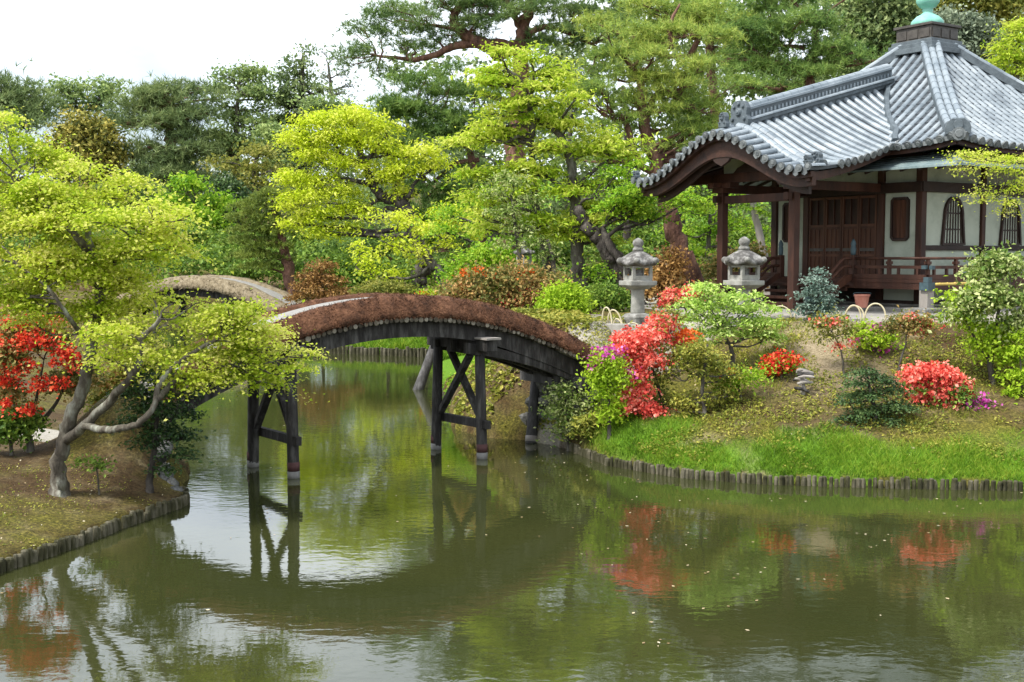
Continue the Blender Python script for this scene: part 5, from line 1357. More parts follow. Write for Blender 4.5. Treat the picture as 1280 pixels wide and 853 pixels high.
shrub('azalea', 'small flame orange azalea peeping over the middle of the bridge', (545, 384), 44, [(540, 368, 20, 7), (560, 372, 14, 6)], 'lime', 900, 'fine', 1.6, [('flowers', [(540, 369, 18, 6), (528, 372, 10, 5)], 'orange', 325, 'petal', 1.5)], cat='azalea', r0=.04)
shrub('clipped_shrub', 'flat yellow-green mound in front of the tiered pine, beside the distant bridge', (330, 372), 59, [(320, 343, 38, 7), (345, 346, 22, 7), (300, 348, 18, 6)], 'topiary', 3800, 'clipped', .62, r0=.05)

# --- trees of the middle ground
plant('broadleaf_tree', 'brilliant yellow-green tree with crooked dark trunk left of centre', 'tree', (529, 378), 54, [(527, 365), (521, 346), (532, 330), (525, 307), (508, 262), (500, 252), (480, 246), (466, 231), (453, 200), (446, 175)],
      [(400, 152, 40, 10), (440, 146, 44, 10), (475, 160, 28, 9), (370, 175, 26, 10), (420, 172, 50, 12), (465, 180, 36, 11), (395, 195, 34, 11), (440, 205, 36, 10), (500, 192, 30, 8), (530, 190, 24, 8), (545, 205, 20, 7), (505, 212, 34, 8), (480, 222, 30, 8), (365, 222, 24, 9), (395, 225, 34, 9), (385, 245, 32, 11), (425, 240, 30, 9), (362, 255, 18, 10), (400, 268, 34, 10), (440, 262, 26, 8), (375, 278, 22, 8), (410, 290, 30, 8), (440, 285, 16, 6), (505, 240, 22, 6)],
      'fresh', 'bark_dark', 24000, 'fresh', 1.15, .42, .10, lr=.2, limbs=[(.14, .04, [(453, 205), (465, 193), (478, 177), (485, 168)]), (.14, .04, [(466, 231), (440, 225), (420, 222)]), (.13, .04, [(456, 205), (438, 200), (425, 190), (415, 172)])], brk=0)
plant('broadleaf_tree', 'low sparse tree with tufts of pale yellow leaves on bare grey twigs over the bridge', 'tree', (562, 372), 50.0, [(558, 358), (545, 338), (536, 325), (528, 315)],
      [(478, 270, 16, 6), (505, 275, 24, 7), (530, 285, 22, 7), (560, 265, 22, 7), (580, 272, 22, 8), (565, 285, 18, 6), (590, 290, 14, 6), (450, 318, 16, 5), (470, 305, 16, 6), (505, 310, 20, 6), (530, 315, 18, 5), (455, 338, 14, 5), (495, 342, 18, 5), (540, 300, 18, 5)], 'fresh', 'bark', 3800, 'fresh', 1.2, .34, .08, lr=.22, twig=4,
      limbs=[(.08, .03, [(540, 330), (520, 346), (490, 348), (462, 343), (445, 335)]), (.08, .03, [(534, 322), (555, 300), (575, 285)]), (.06, .02, [(530, 318), (500, 312), (475, 300)])], brk=3)
plant('broadleaf_tree', 'tall tree in tiers of drooping yellow-green leaves in the centre, right of the arch', 'tree', (722, 388), 34.0, [(722, 360), (722, 320), (720, 270), (716, 225), (708, 185), (690, 160), (668, 150)],
      [(640, 78, 34, 9), (672, 74, 30, 8), (690, 86, 22, 7), (620, 95, 34, 9), (600, 104, 22, 7), (650, 98, 36, 9), (640, 122, 30, 9), (680, 122, 36, 10), (712, 128, 28, 8), (610, 140, 30, 9), (650, 150, 46, 10), (695, 150, 34, 10), (600, 168, 28, 8), (640, 170, 44, 10), (680, 178, 34, 9), (740, 172, 34, 9), (770, 178, 34, 10), (790, 188, 20, 8), (620, 205, 40, 10), (660, 205, 30, 10), (700, 215, 34, 9), (600, 235, 32, 9), (645, 240, 40, 10), (690, 245, 36, 10), (735, 232, 28, 8), (770, 250, 34, 9), (795, 262, 24, 7), (720, 265, 40, 9), (760, 275, 30, 9), (650, 275, 34, 10), (690, 285, 34, 9), (620, 265, 26, 8), (740, 295, 26, 7)],
      'fresh2', 'bark', 26000, 'droopy', 1.0, .22, .05, lr=.2, limbs=[(.13, .05, [(690, 380, 1), (686, 340, .6), (668, 250, .4), (664, 180, .2), (666, 150, 0), (658, 122), (650, 100), (634, 88)]), (.08, .03, [(718, 240), (740, 215), (770, 195)]), (.08, .03, [(718, 250), (690, 225), (650, 215)]), (.07, .03, [(661, 130), (665, 110), (668, 92)])], brk=3)
plant('broadleaf_tree', 'slim grey-barked tree with thin pinkish pale leaves in front of the tiered tree', 'tree', (668, 388), 32.0, [(664, 365), (652, 330), (645, 290), (640, 250)],
      [(640, 225, 28, 9), (620, 240, 22, 9), (660, 250, 20, 9), (630, 265, 26, 9), (655, 285, 22, 8), (640, 305, 20, 8), (675, 305, 14, 7), (690, 320, 14, 6)], 'rhodo', 'bark', 2600, 'fresh', .7, .10, .03, lr=.35, twig=4, limbs=[(.08, .04, [(690, 385), (694, 350), (690, 320), (684, 300)])])
plant('old_tree', 'thick dark split trunk leaning left behind the stone lantern, under bright green leaves', 'tree', (795, 384), 33.0, [(790, 368), (772, 330), (752, 300), (735, 284), (722, 260)],
      [(800, 235, 34, 10), (830, 250, 30, 9), (780, 255, 34, 9), (800, 275, 24, 8), (770, 272, 26, 7), (745, 330, 16, 4), (760, 345, 14, 4), (790, 210, 30, 9)], 'bright', 'bark_dark', 6500, 'maple', 1.7, .30, .12, lr=.12, limbs=[(.14, .08, [(797, 378, -.3), (780, 335, -.4), (762, 305, -.3), (752, 285, 0)])], brk=2)
# --- pines
plant('red_pine', 'great red pine with long bare reddish limbs spreading across the top centre', 'pine', (628, 382), 58, [(632, 350), (640, 250), (648, 150), (652, 100), (651, 62), (655, 30), (668, -10), (680, -60)],
      [(455, 68, 24, 7), (470, 45, 34, 10), (500, 58, 30, 8), (490, 25, 36, 12), (530, 30, 40, 10), (520, 5, 50, 14), (560, 12, 36, 10), (590, -12, 50, 14), (560, 45, 30, 7), (610, 30, 30, 8), (600, 5, 30, 10), (540, -20, 50, 14), (640, 20, 36, 9), (690, 25, 44, 10), (720, 45, 44, 10), (680, 50, 30, 8), (740, 15, 50, 14), (700, -10, 50, 16), (650, -30, 70, 18), (760, 50, 30, 10), (780, 20, 34, 14), (480, 78, 24, 6), (750, 85, 34, 9)],
      'pine', 'bark_red', 5200, 'pine', 1.45, .58, .15, lr=.13, kind='needle', limbs=[(.38, .12, [(634, 72), (615, 60), (595, 52), (578, 40), (567, 28), (572, 12), (586, 2), (600, -20)]), (.22, .06, [(600, 54), (570, 57), (545, 68), (520, 75), (500, 73), (470, 70)]), (.2, .06, [(648, 56), (620, 53), (600, 50), (560, 35), (520, 30)]), (.12, .04, [(640, 20), (600, 20), (560, 28)]), (.2, .06, [(655, 50), (675, 35), (700, 38), (740, 55)]), (.2, .08, [(652, 40), (640, 15), (625, -15)])], brk=3)
plant('pine_tree', 'dim dark green pine filling the space left of the tall tiered tree', 'pine', (610, 378), 64, [(608, 340), (600, 280), (592, 220), (585, 160)],
      [(500, 95, 24, 6), (520, 108, 34, 8), (545, 95, 24, 7), (490, 122, 34, 7), (530, 128, 44, 9), (570, 115, 30, 9), (500, 145, 34, 9), (545, 152, 50, 11), (590, 150, 36, 12), (525, 175, 44, 11), (570, 185, 44, 12), (540, 210, 44, 11), (590, 215, 34, 12), (560, 240, 44, 11), (520, 250, 34, 9), (590, 255, 30, 11), (550, 275, 40, 10), (470, 130, 20, 5), (460, 300, 40, 12), (500, 320, 40, 12), (430, 310, 30, 11), (580, 310, 40, 12)],
      'pine_g', 'bark_red', 6000, 'pine', 1.65, .46, .1, lr=.2, kind='needle', limbs=[(.14, .05, [(598, 200), (570, 205), (545, 225), (520, 243), (505, 250)]), (.10, .04, [(600, 260), (560, 230), (535, 245)]), (.09, .03, [(585, 165), (550, 150), (510, 130), (480, 125)])], brk=2)
plant('pine_tree', 'yellow-tinged pine with a stout leaning trunk just left of the porch roof', 'pine', (872, 378), 36.5, [(868, 355), (850, 310), (834, 260), (822, 215), (808, 170), (803, 130), (800, 95)],
      [(770, 70, 40, 10), (810, 62, 40, 10), (850, 75, 36, 10), (760, 98, 36, 9), (800, 100, 40, 10), (845, 108, 40, 10), (880, 95, 30, 9), (870, 125, 34, 9), (830, 132, 36, 9), (890, 140, 26, 8), (780, 130, 34, 9), (760, 150, 28, 8), (855, 155, 34, 9), (880, 165, 24, 8), (830, 185, 24, 7), (860, 190, 22, 6), (740, 120, 30, 9), (790, 40, 40, 12), (850, 40, 40, 12), (750, 195, 20, 6)],
      'pine_y', 'bark_red', 3500, 'pine', .95, .34, .10, lr=.2, kind='needle', limbs=[(.12, .04, [(806, 150), (825, 115), (850, 125), (875, 140)]), (.13, .06, [(822, 215), (800, 205), (778, 148), (765, 150)]), (.12, .05, [(802, 140), (785, 145), (765, 155)]), (.10, .04, [(800, 95), (775, 70), (745, 70)]), (.09, .03, [(838, 60), (838, 30), (850, 5)])], brk=3)
plant('pine_tree', 'fresh green pine behind the roof ridge, a red limb crossing it', 'pine', (1030, 372), 48, [(1030, 330), (1022, 240), (1012, 150), (1010, 100), (1006, 85), (1018, 65), (1020, 30)],
      [(950, 30, 40, 11), (990, 25, 36, 11), (1030, 30, 36, 11), (930, 55, 36, 10), (975, 55, 40, 10), (1020, 55, 36, 9), (1050, 60, 34, 10), (950, 85, 40, 9), (995, 88, 40, 9), (930, 105, 30, 8), (975, 112, 34, 8), (1040, 85, 34, 8), (960, 5, 40, 12), (1010, 2, 40, 12), (915, 78, 20, 8), (1070, 70, 24, 9)],
      'pine_g', 'bark_red', 3300, 'pine', 1.25, .34, .11, lr=.2, kind='needle', limbs=[(.18, .06, [(1008, 92), (985, 84), (965, 76), (950, 70)]), (.10, .04, [(1006, 60), (985, 58), (965, 55)])], brk=3)
plant('pine_tree', 'olive pine at the top edge between the yellow-tinged pine and the green one', 'pine', (905, 368), 52, [(905, 320), (900, 200), (890, 90), (888, 40), (900, 10)],
      [(870, 30, 40, 12), (910, 20, 40, 12), (880, 0, 50, 14), (900, 50, 30, 10), (850, 15, 34, 12), (925, 45, 20, 10), (890, 75, 24, 9), (820, 10, 40, 14)], 'pine_y', 'bark_red', 1900, 'pine', 1.4, .3, .1, lr=.2, kind='needle', limbs=[(.15, .05, [(862, 70), (878, 40), (890, 15)])], brk=3)
plant('tiered_pine', 'clipped pine in flat tiers with a red trunk near the distant bridge', 'pine', (366, 368), 57.9, [(362, 345), (356, 320), (352, 298), (345, 275), (342, 255)],
      [(340, 243, 24, 6), (320, 256, 28, 6), (352, 260, 20, 6), (308, 270, 24, 6), (338, 275, 26, 6), (318, 286, 30, 6), (350, 290, 20, 6), (305, 300, 22, 6), (335, 305, 30, 6), (312, 318, 30, 6), (345, 322, 20, 5), (330, 333, 30, 5)], 'topiary', 'bark_red', 3400, 'padpine', 1.45, .30, .12, lr=.25, kind='needle')

# --- far trees, left to right
plant('far_pine', 'hazy blue-green pine at the far left skyline', 'pine', (8, 360), 95, [(10, 300), (14, 220), (16, 140)], [(10, 112, 26, 8), (30, 120, 26, 8), (0, 130, 26, 9), (25, 138, 30, 8), (45, 130, 16, 7), (10, 155, 34, 10), (-20, 110, 30, 12)], 'far', 'bark_dark', 1500, 'pinefar', 1.4, .5, .15, lr=.3, kind='needle', brk=3)
plant('far_tree', 'thin open-crowned tree on the skyline, second from the left', 'tree', (105, 360), 100, [(106, 300), (104, 200), (102, 140)], [(75, 118, 20, 6), (95, 106, 26, 6), (125, 110, 22, 7), (140, 122, 16, 7), (105, 122, 30, 7), (80, 132, 20, 6), (130, 138, 24, 8), (150, 145, 10, 8)], 'far2', 'bark', 3400, 'far', 1.25, .5, .12, lr=.3, brk=3)
plant('round_tree', 'dense round-topped golden olive tree on the left skyline', 'tree', (108, 360), 72, [(107, 320), (106, 240), (105, 200)], [(105, 160, 30, 20), (85, 175, 26, 20), (128, 172, 26, 20), (80, 200, 24, 20), (108, 195, 36, 26), (138, 200, 18, 20), (110, 225, 36, 20), (140, 230, 16, 16), (60, 195, 12, 12)], 'brownolive', 'bark_dark', 9500, 'broad', 1.25, .5, .15, lr=.3)
plant('tall_pine', 'tall pine with reddish upper trunk on the left skyline, right of the round golden tree', 'pine', (218, 362), 74, [(217, 300), (216, 220), (213, 180), (210, 150), (206, 125)],
      [(195, 112, 26, 7), (225, 108, 28, 7), (250, 116, 18, 7), (180, 128, 20, 7), (210, 130, 30, 8), (240, 135, 26, 8), (190, 148, 28, 8), (230, 155, 30, 9), (180, 185, 24, 9), (205, 200, 28, 9), (245, 190, 24, 9), (190, 215, 30, 10), (235, 215, 30, 10), (215, 235, 34, 10), (240, 170, 22, 8)], 'far', 'bark_red', 3600, 'pinefar', 1.05, .42, .16, lr=.3, kind='needle', brk=3)
plant('far_tree', 'tall slim pale-trunked tree on the skyline, left of the pointed conifer', 'tree', (298, 362), 76, [(297, 300), (295, 220), (296, 160), (298, 110)], [(285, 95, 18, 8), (310, 90, 22, 8), (330, 100, 14, 8), (280, 115, 16, 9), (305, 115, 26, 10), (330, 125, 16, 10), (290, 138, 24, 10), (318, 150, 22, 10), (285, 165, 22, 10), (310, 175, 22, 10), (275, 190, 18, 10), (335, 180, 16, 10)], 'far2', 'bark', 7140, 'far', .9, .32, .08, lr=.3, brk=3)
plant('far_tree', 'slim tree behind the tiered pine with bare grey stems', 'tree', (318, 364), 66, [(318, 320), (316, 260), (318, 200)], [(320, 190, 20, 8), (300, 205, 22, 8), (335, 212, 20, 9), (315, 225, 20, 8)], 'olive', 'bark', 2380, 'far', .8, .26, .08, lr=.4, brk=3)
plant('pointed_conifer', 'pointed dark conifer tallest on the left skyline', 'tree', (380, 364), 78, [(379, 300), (378, 200), (378, 120), (378, 70)], [(378, 66, 6, 6), (374, 78, 12, 6), (384, 88, 16, 6), (370, 98, 20, 7), (388, 108, 22, 7), (366, 120, 26, 8), (392, 132, 26, 8), (370, 145, 32, 9), (395, 160, 30, 9), (370, 172, 34, 10), (380, 195, 36, 12)], 'far', 'bark_dark', 11560, 'far', .85, .5, .06, lr=.25, brk=2)
plant('far_tree', 'almost bare fine-twigged tree right of the pointed conifer', 'tree', (425, 364), 84, [(424, 300), (421, 200), (416, 130), (410, 80)], [(402, 62, 10, 5), (418, 70, 14, 7), (432, 90, 12, 8), (405, 95, 14, 8), (425, 115, 16, 8), (440, 105, 8, 7)], 'grey', 'bark', 714, 'far', .7, .3, .07, lr=.3, twig=7)
plant('far_tree', 'fresh bright green tree between the maple and the tiered pine', 'tree', (252, 372), 58, [(250, 340), (247, 300), (245, 260)], [(240, 228, 22, 9), (258, 238, 22, 9), (232, 250, 22, 10), (262, 260, 22, 10), (240, 272, 26, 10), (265, 285, 20, 10), (235, 298, 22, 10), (255, 312, 26, 10), (270, 300, 12, 8)], 'bright', 'bark', 7820, 'far', .8, .2, .06, lr=.35, brk=2)
plant('far_tree', 'dark leafy tree below the slim pale-trunked tree, left of the tiered pine', 'tree', (290, 372), 64, [(289, 340), (288, 300), (287, 260)], [(280, 240, 26, 18), (300, 260, 24, 18), (275, 275, 26, 18), (290, 300, 30, 18), (265, 320, 26, 16)], 'dark', 'bark_dark', 7140, 'far', .85, .26, .08, lr=.35)
plant('far_tree', 'mid green tree behind the left shoulder of the brilliant yellow-green tree', 'tree', (425, 368), 70, [(424, 320), (422, 260), (420, 200)], [(400, 130, 26, 12), (430, 140, 26, 12), (455, 150, 20, 12), (340, 170, 24, 14), (345, 205, 24, 14), (430, 290, 50, 22), (380, 310, 40, 20), (460, 250, 40, 20)], 'far2', 'bark_dark', 8840, 'far', .9, .36, .1, lr=.3)
plant('tiered_pine', 'dark clipped pine in tiers left of the bright green tree, over the maple', 'pine', (170, 366), 62, [(170, 330), (168, 280), (166, 245)], [(158, 232, 30, 6), (180, 240, 26, 6), (150, 246, 26, 6), (175, 254, 30, 6), (155, 264, 34, 6), (185, 270, 24, 6), (205, 256, 18, 5)], 'pine', 'bark_dark', 2000, 'padpine', 1.8, .3, .1, lr=.3, kind='needle')
plant('far_tree', 'dark broadleaf tree at the top right behind the copper jewel of the roof', 'tree', (1095, 366), 60, [(1095, 300), (1092, 150), (1090, 60)], [(1075, 15, 30, 14), (1100, 30, 34, 14), (1125, 10, 34, 16), (1085, 45, 36, 14), (1115, 50, 34, 12), (1060, 35, 26, 14), (1140, 30, 24, 14), (1100, -15, 50, 18), (1075, 85, 36, 14)], 'far', 'bark_dark', 8000, 'broad', 1.25, .4, .12, lr=.25)
plant('far_tree', 'dark evergreen in the gap left of the copper jewel', 'tree', (1130, 366), 66, [(1130, 300), (1130, 150), (1130, 60)], [(1120, 30, 30, 20), (1150, 45, 30, 18), (1110, 60, 30, 16), (1150, 10, 30, 20), (1180, -10, 40, 18), (1060, 8, 34, 14)], 'dark', 'bark_dark', 4600, 'broad', 1.35, .4, .12, lr=.25)
plant('far_tree', 'grey-green tree right of the copper jewel', 'tree', (1215, 366), 56, [(1214, 300), (1212, 150), (1210, 70)], [(1190, 25, 26, 11), (1215, 35, 30, 12), (1235, 50, 26, 12), (1200, 55, 30, 12), (1225, 72, 30, 12), (1180, 40, 20, 10)], 'grey', 'bark', 5200, 'broad', 1.0, .3, .1, lr=.3)
plant('far_tree', 'olive broadleaf tree along the top right edge', 'tree', (1225, 366), 64, [(1224, 300), (1222, 150), (1220, 50)], [(1200, 5, 34, 12), (1235, 12, 34, 12), (1265, 5, 30, 12), (1250, 30, 26, 10), (1220, -15, 50, 14)], 'olive', 'bark_dark', 3800, 'broad', 1.25, .3, .1, lr=.3)
plant('far_tree', 'yellow-green tree in the top right corner beside the roof slope', 'tree', (1275, 366), 50, [(1275, 300), (1272, 150), (1270, 70)], [(1255, 58, 20, 8), (1275, 48, 22, 9), (1262, 72, 24, 9), (1285, 70, 24, 10), (1250, 84, 20, 8), (1275, 90, 26, 9), (1285, 30, 18, 9), (1265, 36, 14, 6)], 'fresh2', 'bark', 4200, 'droopy', 1.15, .24, .07, lr=.3)
plant('far_tree', 'leafy green tree seen between the porch pillars, left of the pale leaning trunk', 'tree', (880, 376), 43, [(882, 350), (885, 310), (888, 270)], [(870, 250, 26, 9), (900, 255, 26, 9), (880, 275, 30, 9), (915, 275, 26, 9), (865, 295, 26, 9), (900, 300, 30, 9), (925, 300, 22, 8), (875, 318, 26, 8)], 'bright', 'bark', 5600, 'maple', 2.0, .14, .05, lr=.3, brk=2)
plant('leaning_tree', 'slim pale grey trunk leaning in the gap between porch pillars', 'tree', (962, 374), 41, [(958, 340), (950, 295), (942, 260), (932, 225), (925, 180)], [(930, 190, 30, 12), (950, 215, 24, 10), (905, 215, 26, 10), (960, 240, 20, 9), (945, 262, 18, 7)], 'bright', 'wood_grey', 2800, 'maple', 2.0, .15, .06, lr=.25)
shrub('azalea', 'olive azalea mound with bronze tips seen through the porch', (925, 376), 39, [(890, 335, 24, 10), (915, 325, 26, 10), (940, 318, 24, 10), (955, 335, 20, 10), (910, 345, 34, 10), (940, 350, 30, 9)], 'autumnolive', 4600, 'fine', 1.9, cat='azalea', r0=.06)
shrub('leafy_shrub', 'fresh green bush under the tall tiered tree, left of its trunks', (615, 372), 41, [(590, 330, 26, 12), (615, 318, 30, 14), (640, 325, 26, 12), (575, 345, 24, 12), (605, 350, 30, 10)], 'bright', 5200, 'fine', 2.2, r0=.07)
plant('old_tree', 'dark slanting trunk behind the fresh green bush, left of the back lantern', 'tree', (592, 366), 44, [(598, 340), (610, 310), (620, 290), (630, 260)], [(620, 235, 36, 12), (590, 255, 34, 12), (650, 260, 30, 12), (610, 275, 34, 10), (640, 290, 30, 9)], 'bright', 'bark_dark', 5600, 'maple', 2.2, .22, .1, lr=.25, limbs=[(.16, .08, [(632, 362), (640, 330), (648, 305), (655, 280)])], brk=2)
shrub('leafy_shrub', 'green bushes behind the dark mound left of the stone lantern', (745, 374), 37, [(735, 345, 26, 12), (760, 350, 24, 10), (712, 352, 20, 10)], 'mid', 2600, 'fine', 1.9, r0=.05)
shrub('leafy_shrub', 'deep green bush below the brilliant yellow-green tree, behind the rust azalea', (450, 378), 53, [(430, 345, 30, 14), (460, 338, 30, 14), (490, 345, 26, 12), (415, 330, 24, 12)], 'mid', 4200, 'broad', .9, r0=.07)
shrub('leafy_shrub', 'dark bush on the far bank above the distant bridge', (250, 366), 72, [(240, 330, 26, 10), (265, 335, 24, 9), (285, 332, 20, 9), (215, 335, 24, 10)], 'dark', 3200, 'broad', 1.1, r0=.08)

# --- the wood behind, one mass
rng = np.random.default_rng(77)
wc = []
for px in range(-260, 1560, 34):
    for lay, (D, dy) in enumerate(((92, 0), (82, 38), (98, 76), (88, 114), (80, 152), (90, 190), (84, 228), (94, 266), (86, 304), (82, 342))):
        top = float(np.interp(px, [380, 480, 560, 640, 750, 860], [196, 150, 130, 100, 45, -20]))
        ytop = top + dy + rng.normal() * 15
        if ytop > 365: continue
        wc.append((px + rng.normal() * 12, ytop, 30 + rng.random() * 14, 24 + rng.random() * 14, D - 86 + rng.normal() * 3))
cl = [pxclump(c, 160 if c[0] < 470 else 86) for c in wc]
wt = bpy.data.objects.new('distant_wood', None)
half = len(cl)
pos, od = sample_clumps([c[0] for c in cl], [c[1] for c in cl], 190000, rng, .8, .6, .4, 24, .7)
V1, F1 = leaves(pos, od, rng, .44, .6, .7, .8)
bpy.data.objects.remove(wt)
prop(raw('distant_wood', V1, F1, L['far']), kind='stuff')
# undergrowth along the foot of the wood
uc = []
for px in range(-120, 1460, 22):
    for (yy, D) in ((342, 82), (322, 90), (300, 100)):
        if px > 460: D -= 22
        uc.append((px + rng.normal() * 9, yy + rng.normal() * 6, 20, 13, D))
cl = [pxclump(c[:4], c[4]) for c in uc]
pos, od = sample_clumps([c[0] for c in cl], [c[1] for c in cl], 70000, rng, .45, .6, .4, 22, .6)
V1, F1 = leaves(pos, od, rng, .30, .6, .7, .8)
prop(raw('undergrowth', V1, F1, L['mid']), kind='stuff')
tr = MB()
for px in range(-240, 1540, 64):
    p = at(px + rng.normal() * 9, 360, (165 if px < 470 else 84) + rng.normal() * 6); h = 14 if px > 450 else 9
    tr.tube(spline([(p[0], p[1], 1.5), (p[0] + rng.normal() * .4, p[1], h * .5), (p[0] + rng.normal() * .8, p[1], h)], 3), np.linspace(.32, .12, 7), 7)
prop(obj('distant_trunks', tr, M['bark_dark'], smooth=True), kind='stuff')

# ------------------------------------------------------------------ rocks, driftwood
def boulder(name, label, px, py, D, r, mat='rock', seed=1, cat='rock', zc=None, group=None, sink=.25, yaw=0):
    rg = np.random.default_rng(seed); p = at(px, py, D); r = np.array(r); z = (gz(p[0], p[1]) if zc is None else zc)
    k1, k2 = 18, 12; v = []
    ax = unit(rg.normal(size=(11, 3))); lim = rg.uniform(.62, .95, 11)
    for i in range(k2 + 1):
        th = math.pi * i / k2
        for j in range(k1):
            ph = 2 * math.pi * j / k1; d = np.array([math.sin(th) * math.cos(ph), math.sin(th) * math.sin(ph), math.cos(th)])
            s = 1.0
            dots = ax @ d
            for dd, l in zip(dots, lim):
                if dd > 0: s = min(s, l / dd)
            s *= 1 + .05 * math.sin(7 * ph + 5 * th + seed)
            v.append(d * s * r)
    b = MB(); b.add(v, [(i * k1 + j, (i + 1) * k1 + j, (i + 1) * k1 + (j + 1) % k1, i * k1 + (j + 1) % k1) for i in range(k2) for j in range(k1)])
    o = obj(name, b, M[mat]); o.location = (p[0], p[1], z + r[2] * (1 - 2 * sink) * .5); o.rotation_euler = (0, 0, yaw)
    return prop(o, label, cat, group)
boulder('boulder', 'upright dark boulder at the tip of the left bank, behind the small evergreen', 205, 596, 18.0, (.15, .2, .30), seed=3, zc=.12)
boulder('boulder', 'round dark boulder in the water, rightmost at the left bank tip', 211, 610, 17.95, (.15, .15, .13), seed=5, zc=.10)
boulder('boulder', 'low wet boulder lying at the stake edging by the left bank tip', 218, 622, 17.6, (.16, .14, .09), seed=8, zc=.08)
boulder('boulder', 'dark boulder highest of those at the left bank tip', 203, 580, 18.3, (.18, .20, .26), seed=9, zc=.55)
rg = np.random.default_rng(4)
wallspec = [(650, 548), (672, 545), (690, 540), (706, 545), (725, 538), (660, 525), (680, 520), (698, 522), (715, 515), (732, 512), (668, 502), (688, 500), (705, 495), (722, 492), (676, 482), (695, 478), (714, 472), (730, 470), (738, 495), (740, 530)]
wl = thing('stone_wall', 'rough stone wall carrying the right end of the arched bridge', 'wall', (1.3, 23.2, 0)); wo = np.array(wl.location)
for k, (px, py) in enumerate(wallspec):
    p = at(px, py, 23.7 - (px - 650) * .014); o = boulder('wall_stone', None, px, py, 23.7 - (px - 650) * .014, (.20 + rg.random() * .08, .24, .15 + rg.random() * .05), 'rock_pale', 20 + k, None, zc=p[2] - .05, yaw=rg.random() * 3)
    o.location = Vector(o.location) - Vector(wo); o.parent = wl
boulder('boulder', 'pale square stone at the waterline left of the raking strut', 631, 548, 25.0, (.30, .2, .16), 'rock_pale', 31, zc=.05)
q = at(1003, 492, 21.3); zg = gz(q[0], q[1])
t = thing('driftwood', 'small stack of weathered driftwood standing on the bare slope', 'driftwood', (q[0], q[1], zg)); o3 = np.array(t.location); rg = np.random.default_rng(8)
for k in range(9):
    z = .12 + k * .038; a = np.array([q[0] + rg.normal() * .03 - .12, q[1] + rg.normal() * .06, zg + z]); e = a + np.array([.24 + rg.random() * .08, rg.normal() * .1, rg.normal() * .03])
    b = MB(); b.tube(spline([a, (a + e) / 2 + [0, 0, .02], e], 3), [.018, .03, .034, .03, .03, .026, .016], 7, jitter=.3, rng=rg); obj('branch', b, M['wood_grey'] if k % 3 else M['wood_black'], t, origin=o3)
b = MB(); b.tube([(q[0] - .02, q[1], zg - .1), (q[0] + .02, q[1], zg + .1), (q[0] - .03, q[1], zg + .32)], [.05, .045, .03], 8, jitter=.3, rng=rg); obj('stump', b, M['wood_grey'], t, origin=o3)

# ------------------------------------------------------------------ grass, weeds, litter
rng = np.random.default_rng(21)
def blades(n, x0, x1, y0, y1, prob, hgt, wid, bend=.35):
    x = rng.uniform(x0, x1, n); y = rng.uniform(y0, y1, n); keep = rng.random(n) < prob(x, y); x, y = x[keep], y[keep]; z = terrain(x, y); m = len(x)
    h = hgt * (.5 + 1.1 * fbm(x * 1.7, y * 1.7)) * rng.uniform(.6, 1.3, m)
    a = rng.uniform(0, 2 * math.pi, m); s = np.stack([np.cos(a), np.sin(a), np.zeros(m)], 1) * wid / 2; l = np.stack([rng.normal(size=m) * bend, rng.normal(size=m) * bend, np.ones(m)], 1)
    P = np.stack([x, y, z - .01], 1); mid = P + l * h[:, None] * .55; tip = P + l * h[:, None] * np.array([1.5, 1.5, 1.0])
    V = np.stack([P - s, P + s, mid + s * .7, tip, mid - s * .7], 1).reshape(-1, 3)
    return V, np.arange(m * 5).reshape(-1, 5)
def pr_right(x, y):
    d = sdist(right_land, x, y); j = fbm(x * 1.3, y * 1.3) - .47
    return sstep(1.15, .3, d + j * 1.7) * (d > .03) * sstep(1.2, 1.9, x) * (.5 + .5 * sstep(.35, .55, fbm(x * 2.1 + 9, y * 2.1)))
V, F = blades(150000, .8, 10.5, 18.2, 23, pr_right, .10, .011)
prop(raw('grass', V, F, L['grass']), kind='stuff')
def pr_tuft(x, y):
    d = sdist(right_land, x, y); return (d > .6) * (d < 5.3) * sstep(.5, .64, fbm(x * 1.9 + 4, y * 1.9 + 7)) * sstep(1.2, 1.9, x)
V, F = blades(60000, .8, 11.5, 18.5, 26, pr_tuft, .075, .012, .5)
prop(raw('grass', V, F, L['weed']), kind='stuff')
def pr_far(x, y):
    d = sdist(right_land, x, y); return sstep(6, 3, d) * (d > .05) * .9
V, F = blades(36000, -9, -.5, 39, 49, pr_far, .26, .05)
prop(raw('grass', V, F, L['grass']), kind='stuff')
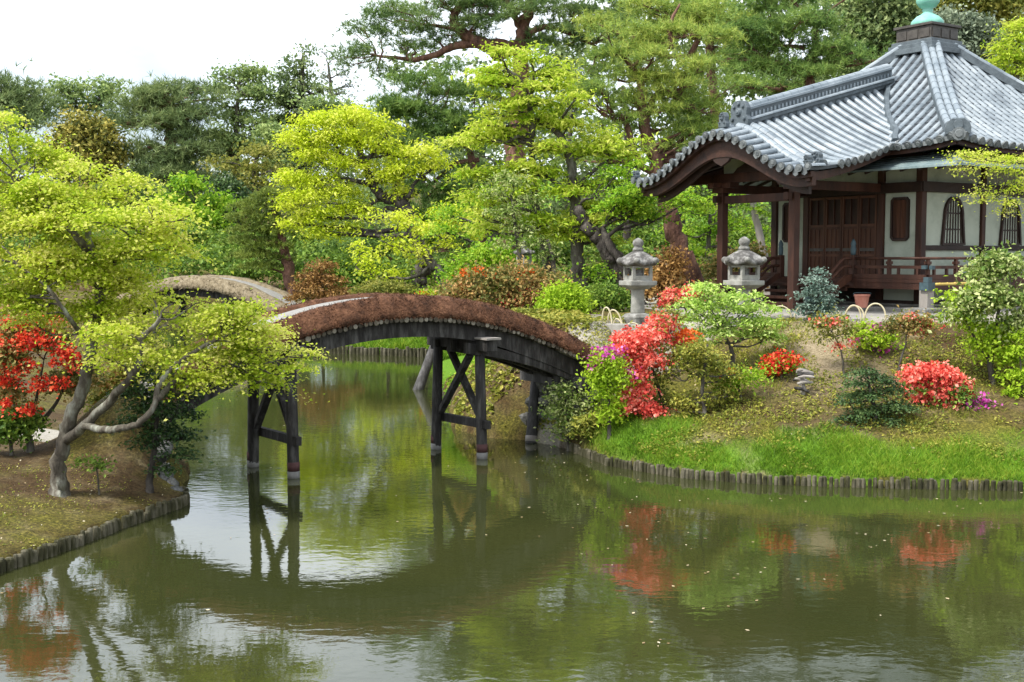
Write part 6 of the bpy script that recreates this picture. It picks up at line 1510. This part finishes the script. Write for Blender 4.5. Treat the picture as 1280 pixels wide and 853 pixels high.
def cover(n, x0, x1, y0, y1, prob, size, mat, lift=.03, flat=1.0):
    x = rng.uniform(x0, x1, n); y = rng.uniform(y0, y1, n); keep = rng.random(n) < prob(x, y); x, y = x[keep], y[keep]; z = terrain(x, y) + rng.random(len(x)) * lift
    P = np.stack([x, y, z], 1); od = unit(rng.normal(size=P.shape)); V, F = leaves(P, od, rng, size, .6, flat, .6)
    return raw('ground_cover', V, F, L[mat])
def pr_slope(x, y):
    d = sdist(right_land, x, y); return (d > .1) * (d < 5.6) * sstep(.42, .58, fbm(x * 1.1 + 3, y * 1.1)) * (x > .2)
prop(cover(90000, .3, 11.5, 18.5, 26, pr_slope, .05, 'weed', .07), kind='stuff')
def pr_moss(x, y):
    d = sdist(right_land, x, y); return (d > .05) * (d < 4) * .9 * sstep(.36, .5, fbm(x * 1.6, y * 1.6)) * (y > 22.4)
prop(cover(26000, -2.2, 1.6, 22.4, 32, pr_moss, .10, 'weed', .10), kind='stuff')
def pr_left(x, y):
    d = sdist(left_land, x, y); return (d > .05) * sstep(.5, .66, fbm(x * 1.4 + 3, y * 1.4 + 8)) * .8
prop(cover(11000, -9, -4.8, 13.4, 20, pr_left, .028, 'weed', .02), kind='stuff')
def pr_lit(x, y):
    d = sdist(right_land, x, y); return (d > .6) * (d < 5) * sstep(.45, .6, fbm(x * .8 + 5, y * .8)) * np.exp(-((x - 3.4) / 2.4) ** 2)
o = cover(3200, .8, 9.5, 18.5, 24, pr_lit, .055, 'litter', .02); o.name = 'fallen_leaves'; prop(o, kind='stuff')
def pr_litl(x, y): return (sdist(left_land, x, y) > .1) * .5
o = cover(800, -9, -4.8, 13.4, 20, pr_litl, .03, 'litter', .01); o.name = 'fallen_leaves'; prop(o, kind='stuff')
# leaves afloat
n = 2600; x = rng.uniform(-6, 9.5, n); y = rng.uniform(10.2, 40, n)
keep = (terrain(x, y, False) < -.2) & (rng.random(n) < np.where(x > 0, .5, .12) * (fbm(x * .6, y * .6) > .45)); x, y = x[keep], y[keep]
P = np.stack([x, y, np.full(len(x), .006)], 1); nr = np.tile([0, 0, 1.0], (len(x), 1)); V, F = leaves(P, nr, rng, .042, .6, 8.0, .1); V[:, 2] = .006 + .004 * rng.random(len(V))
prop(raw('floating_leaves', V, F, L['litter']), kind='stuff')
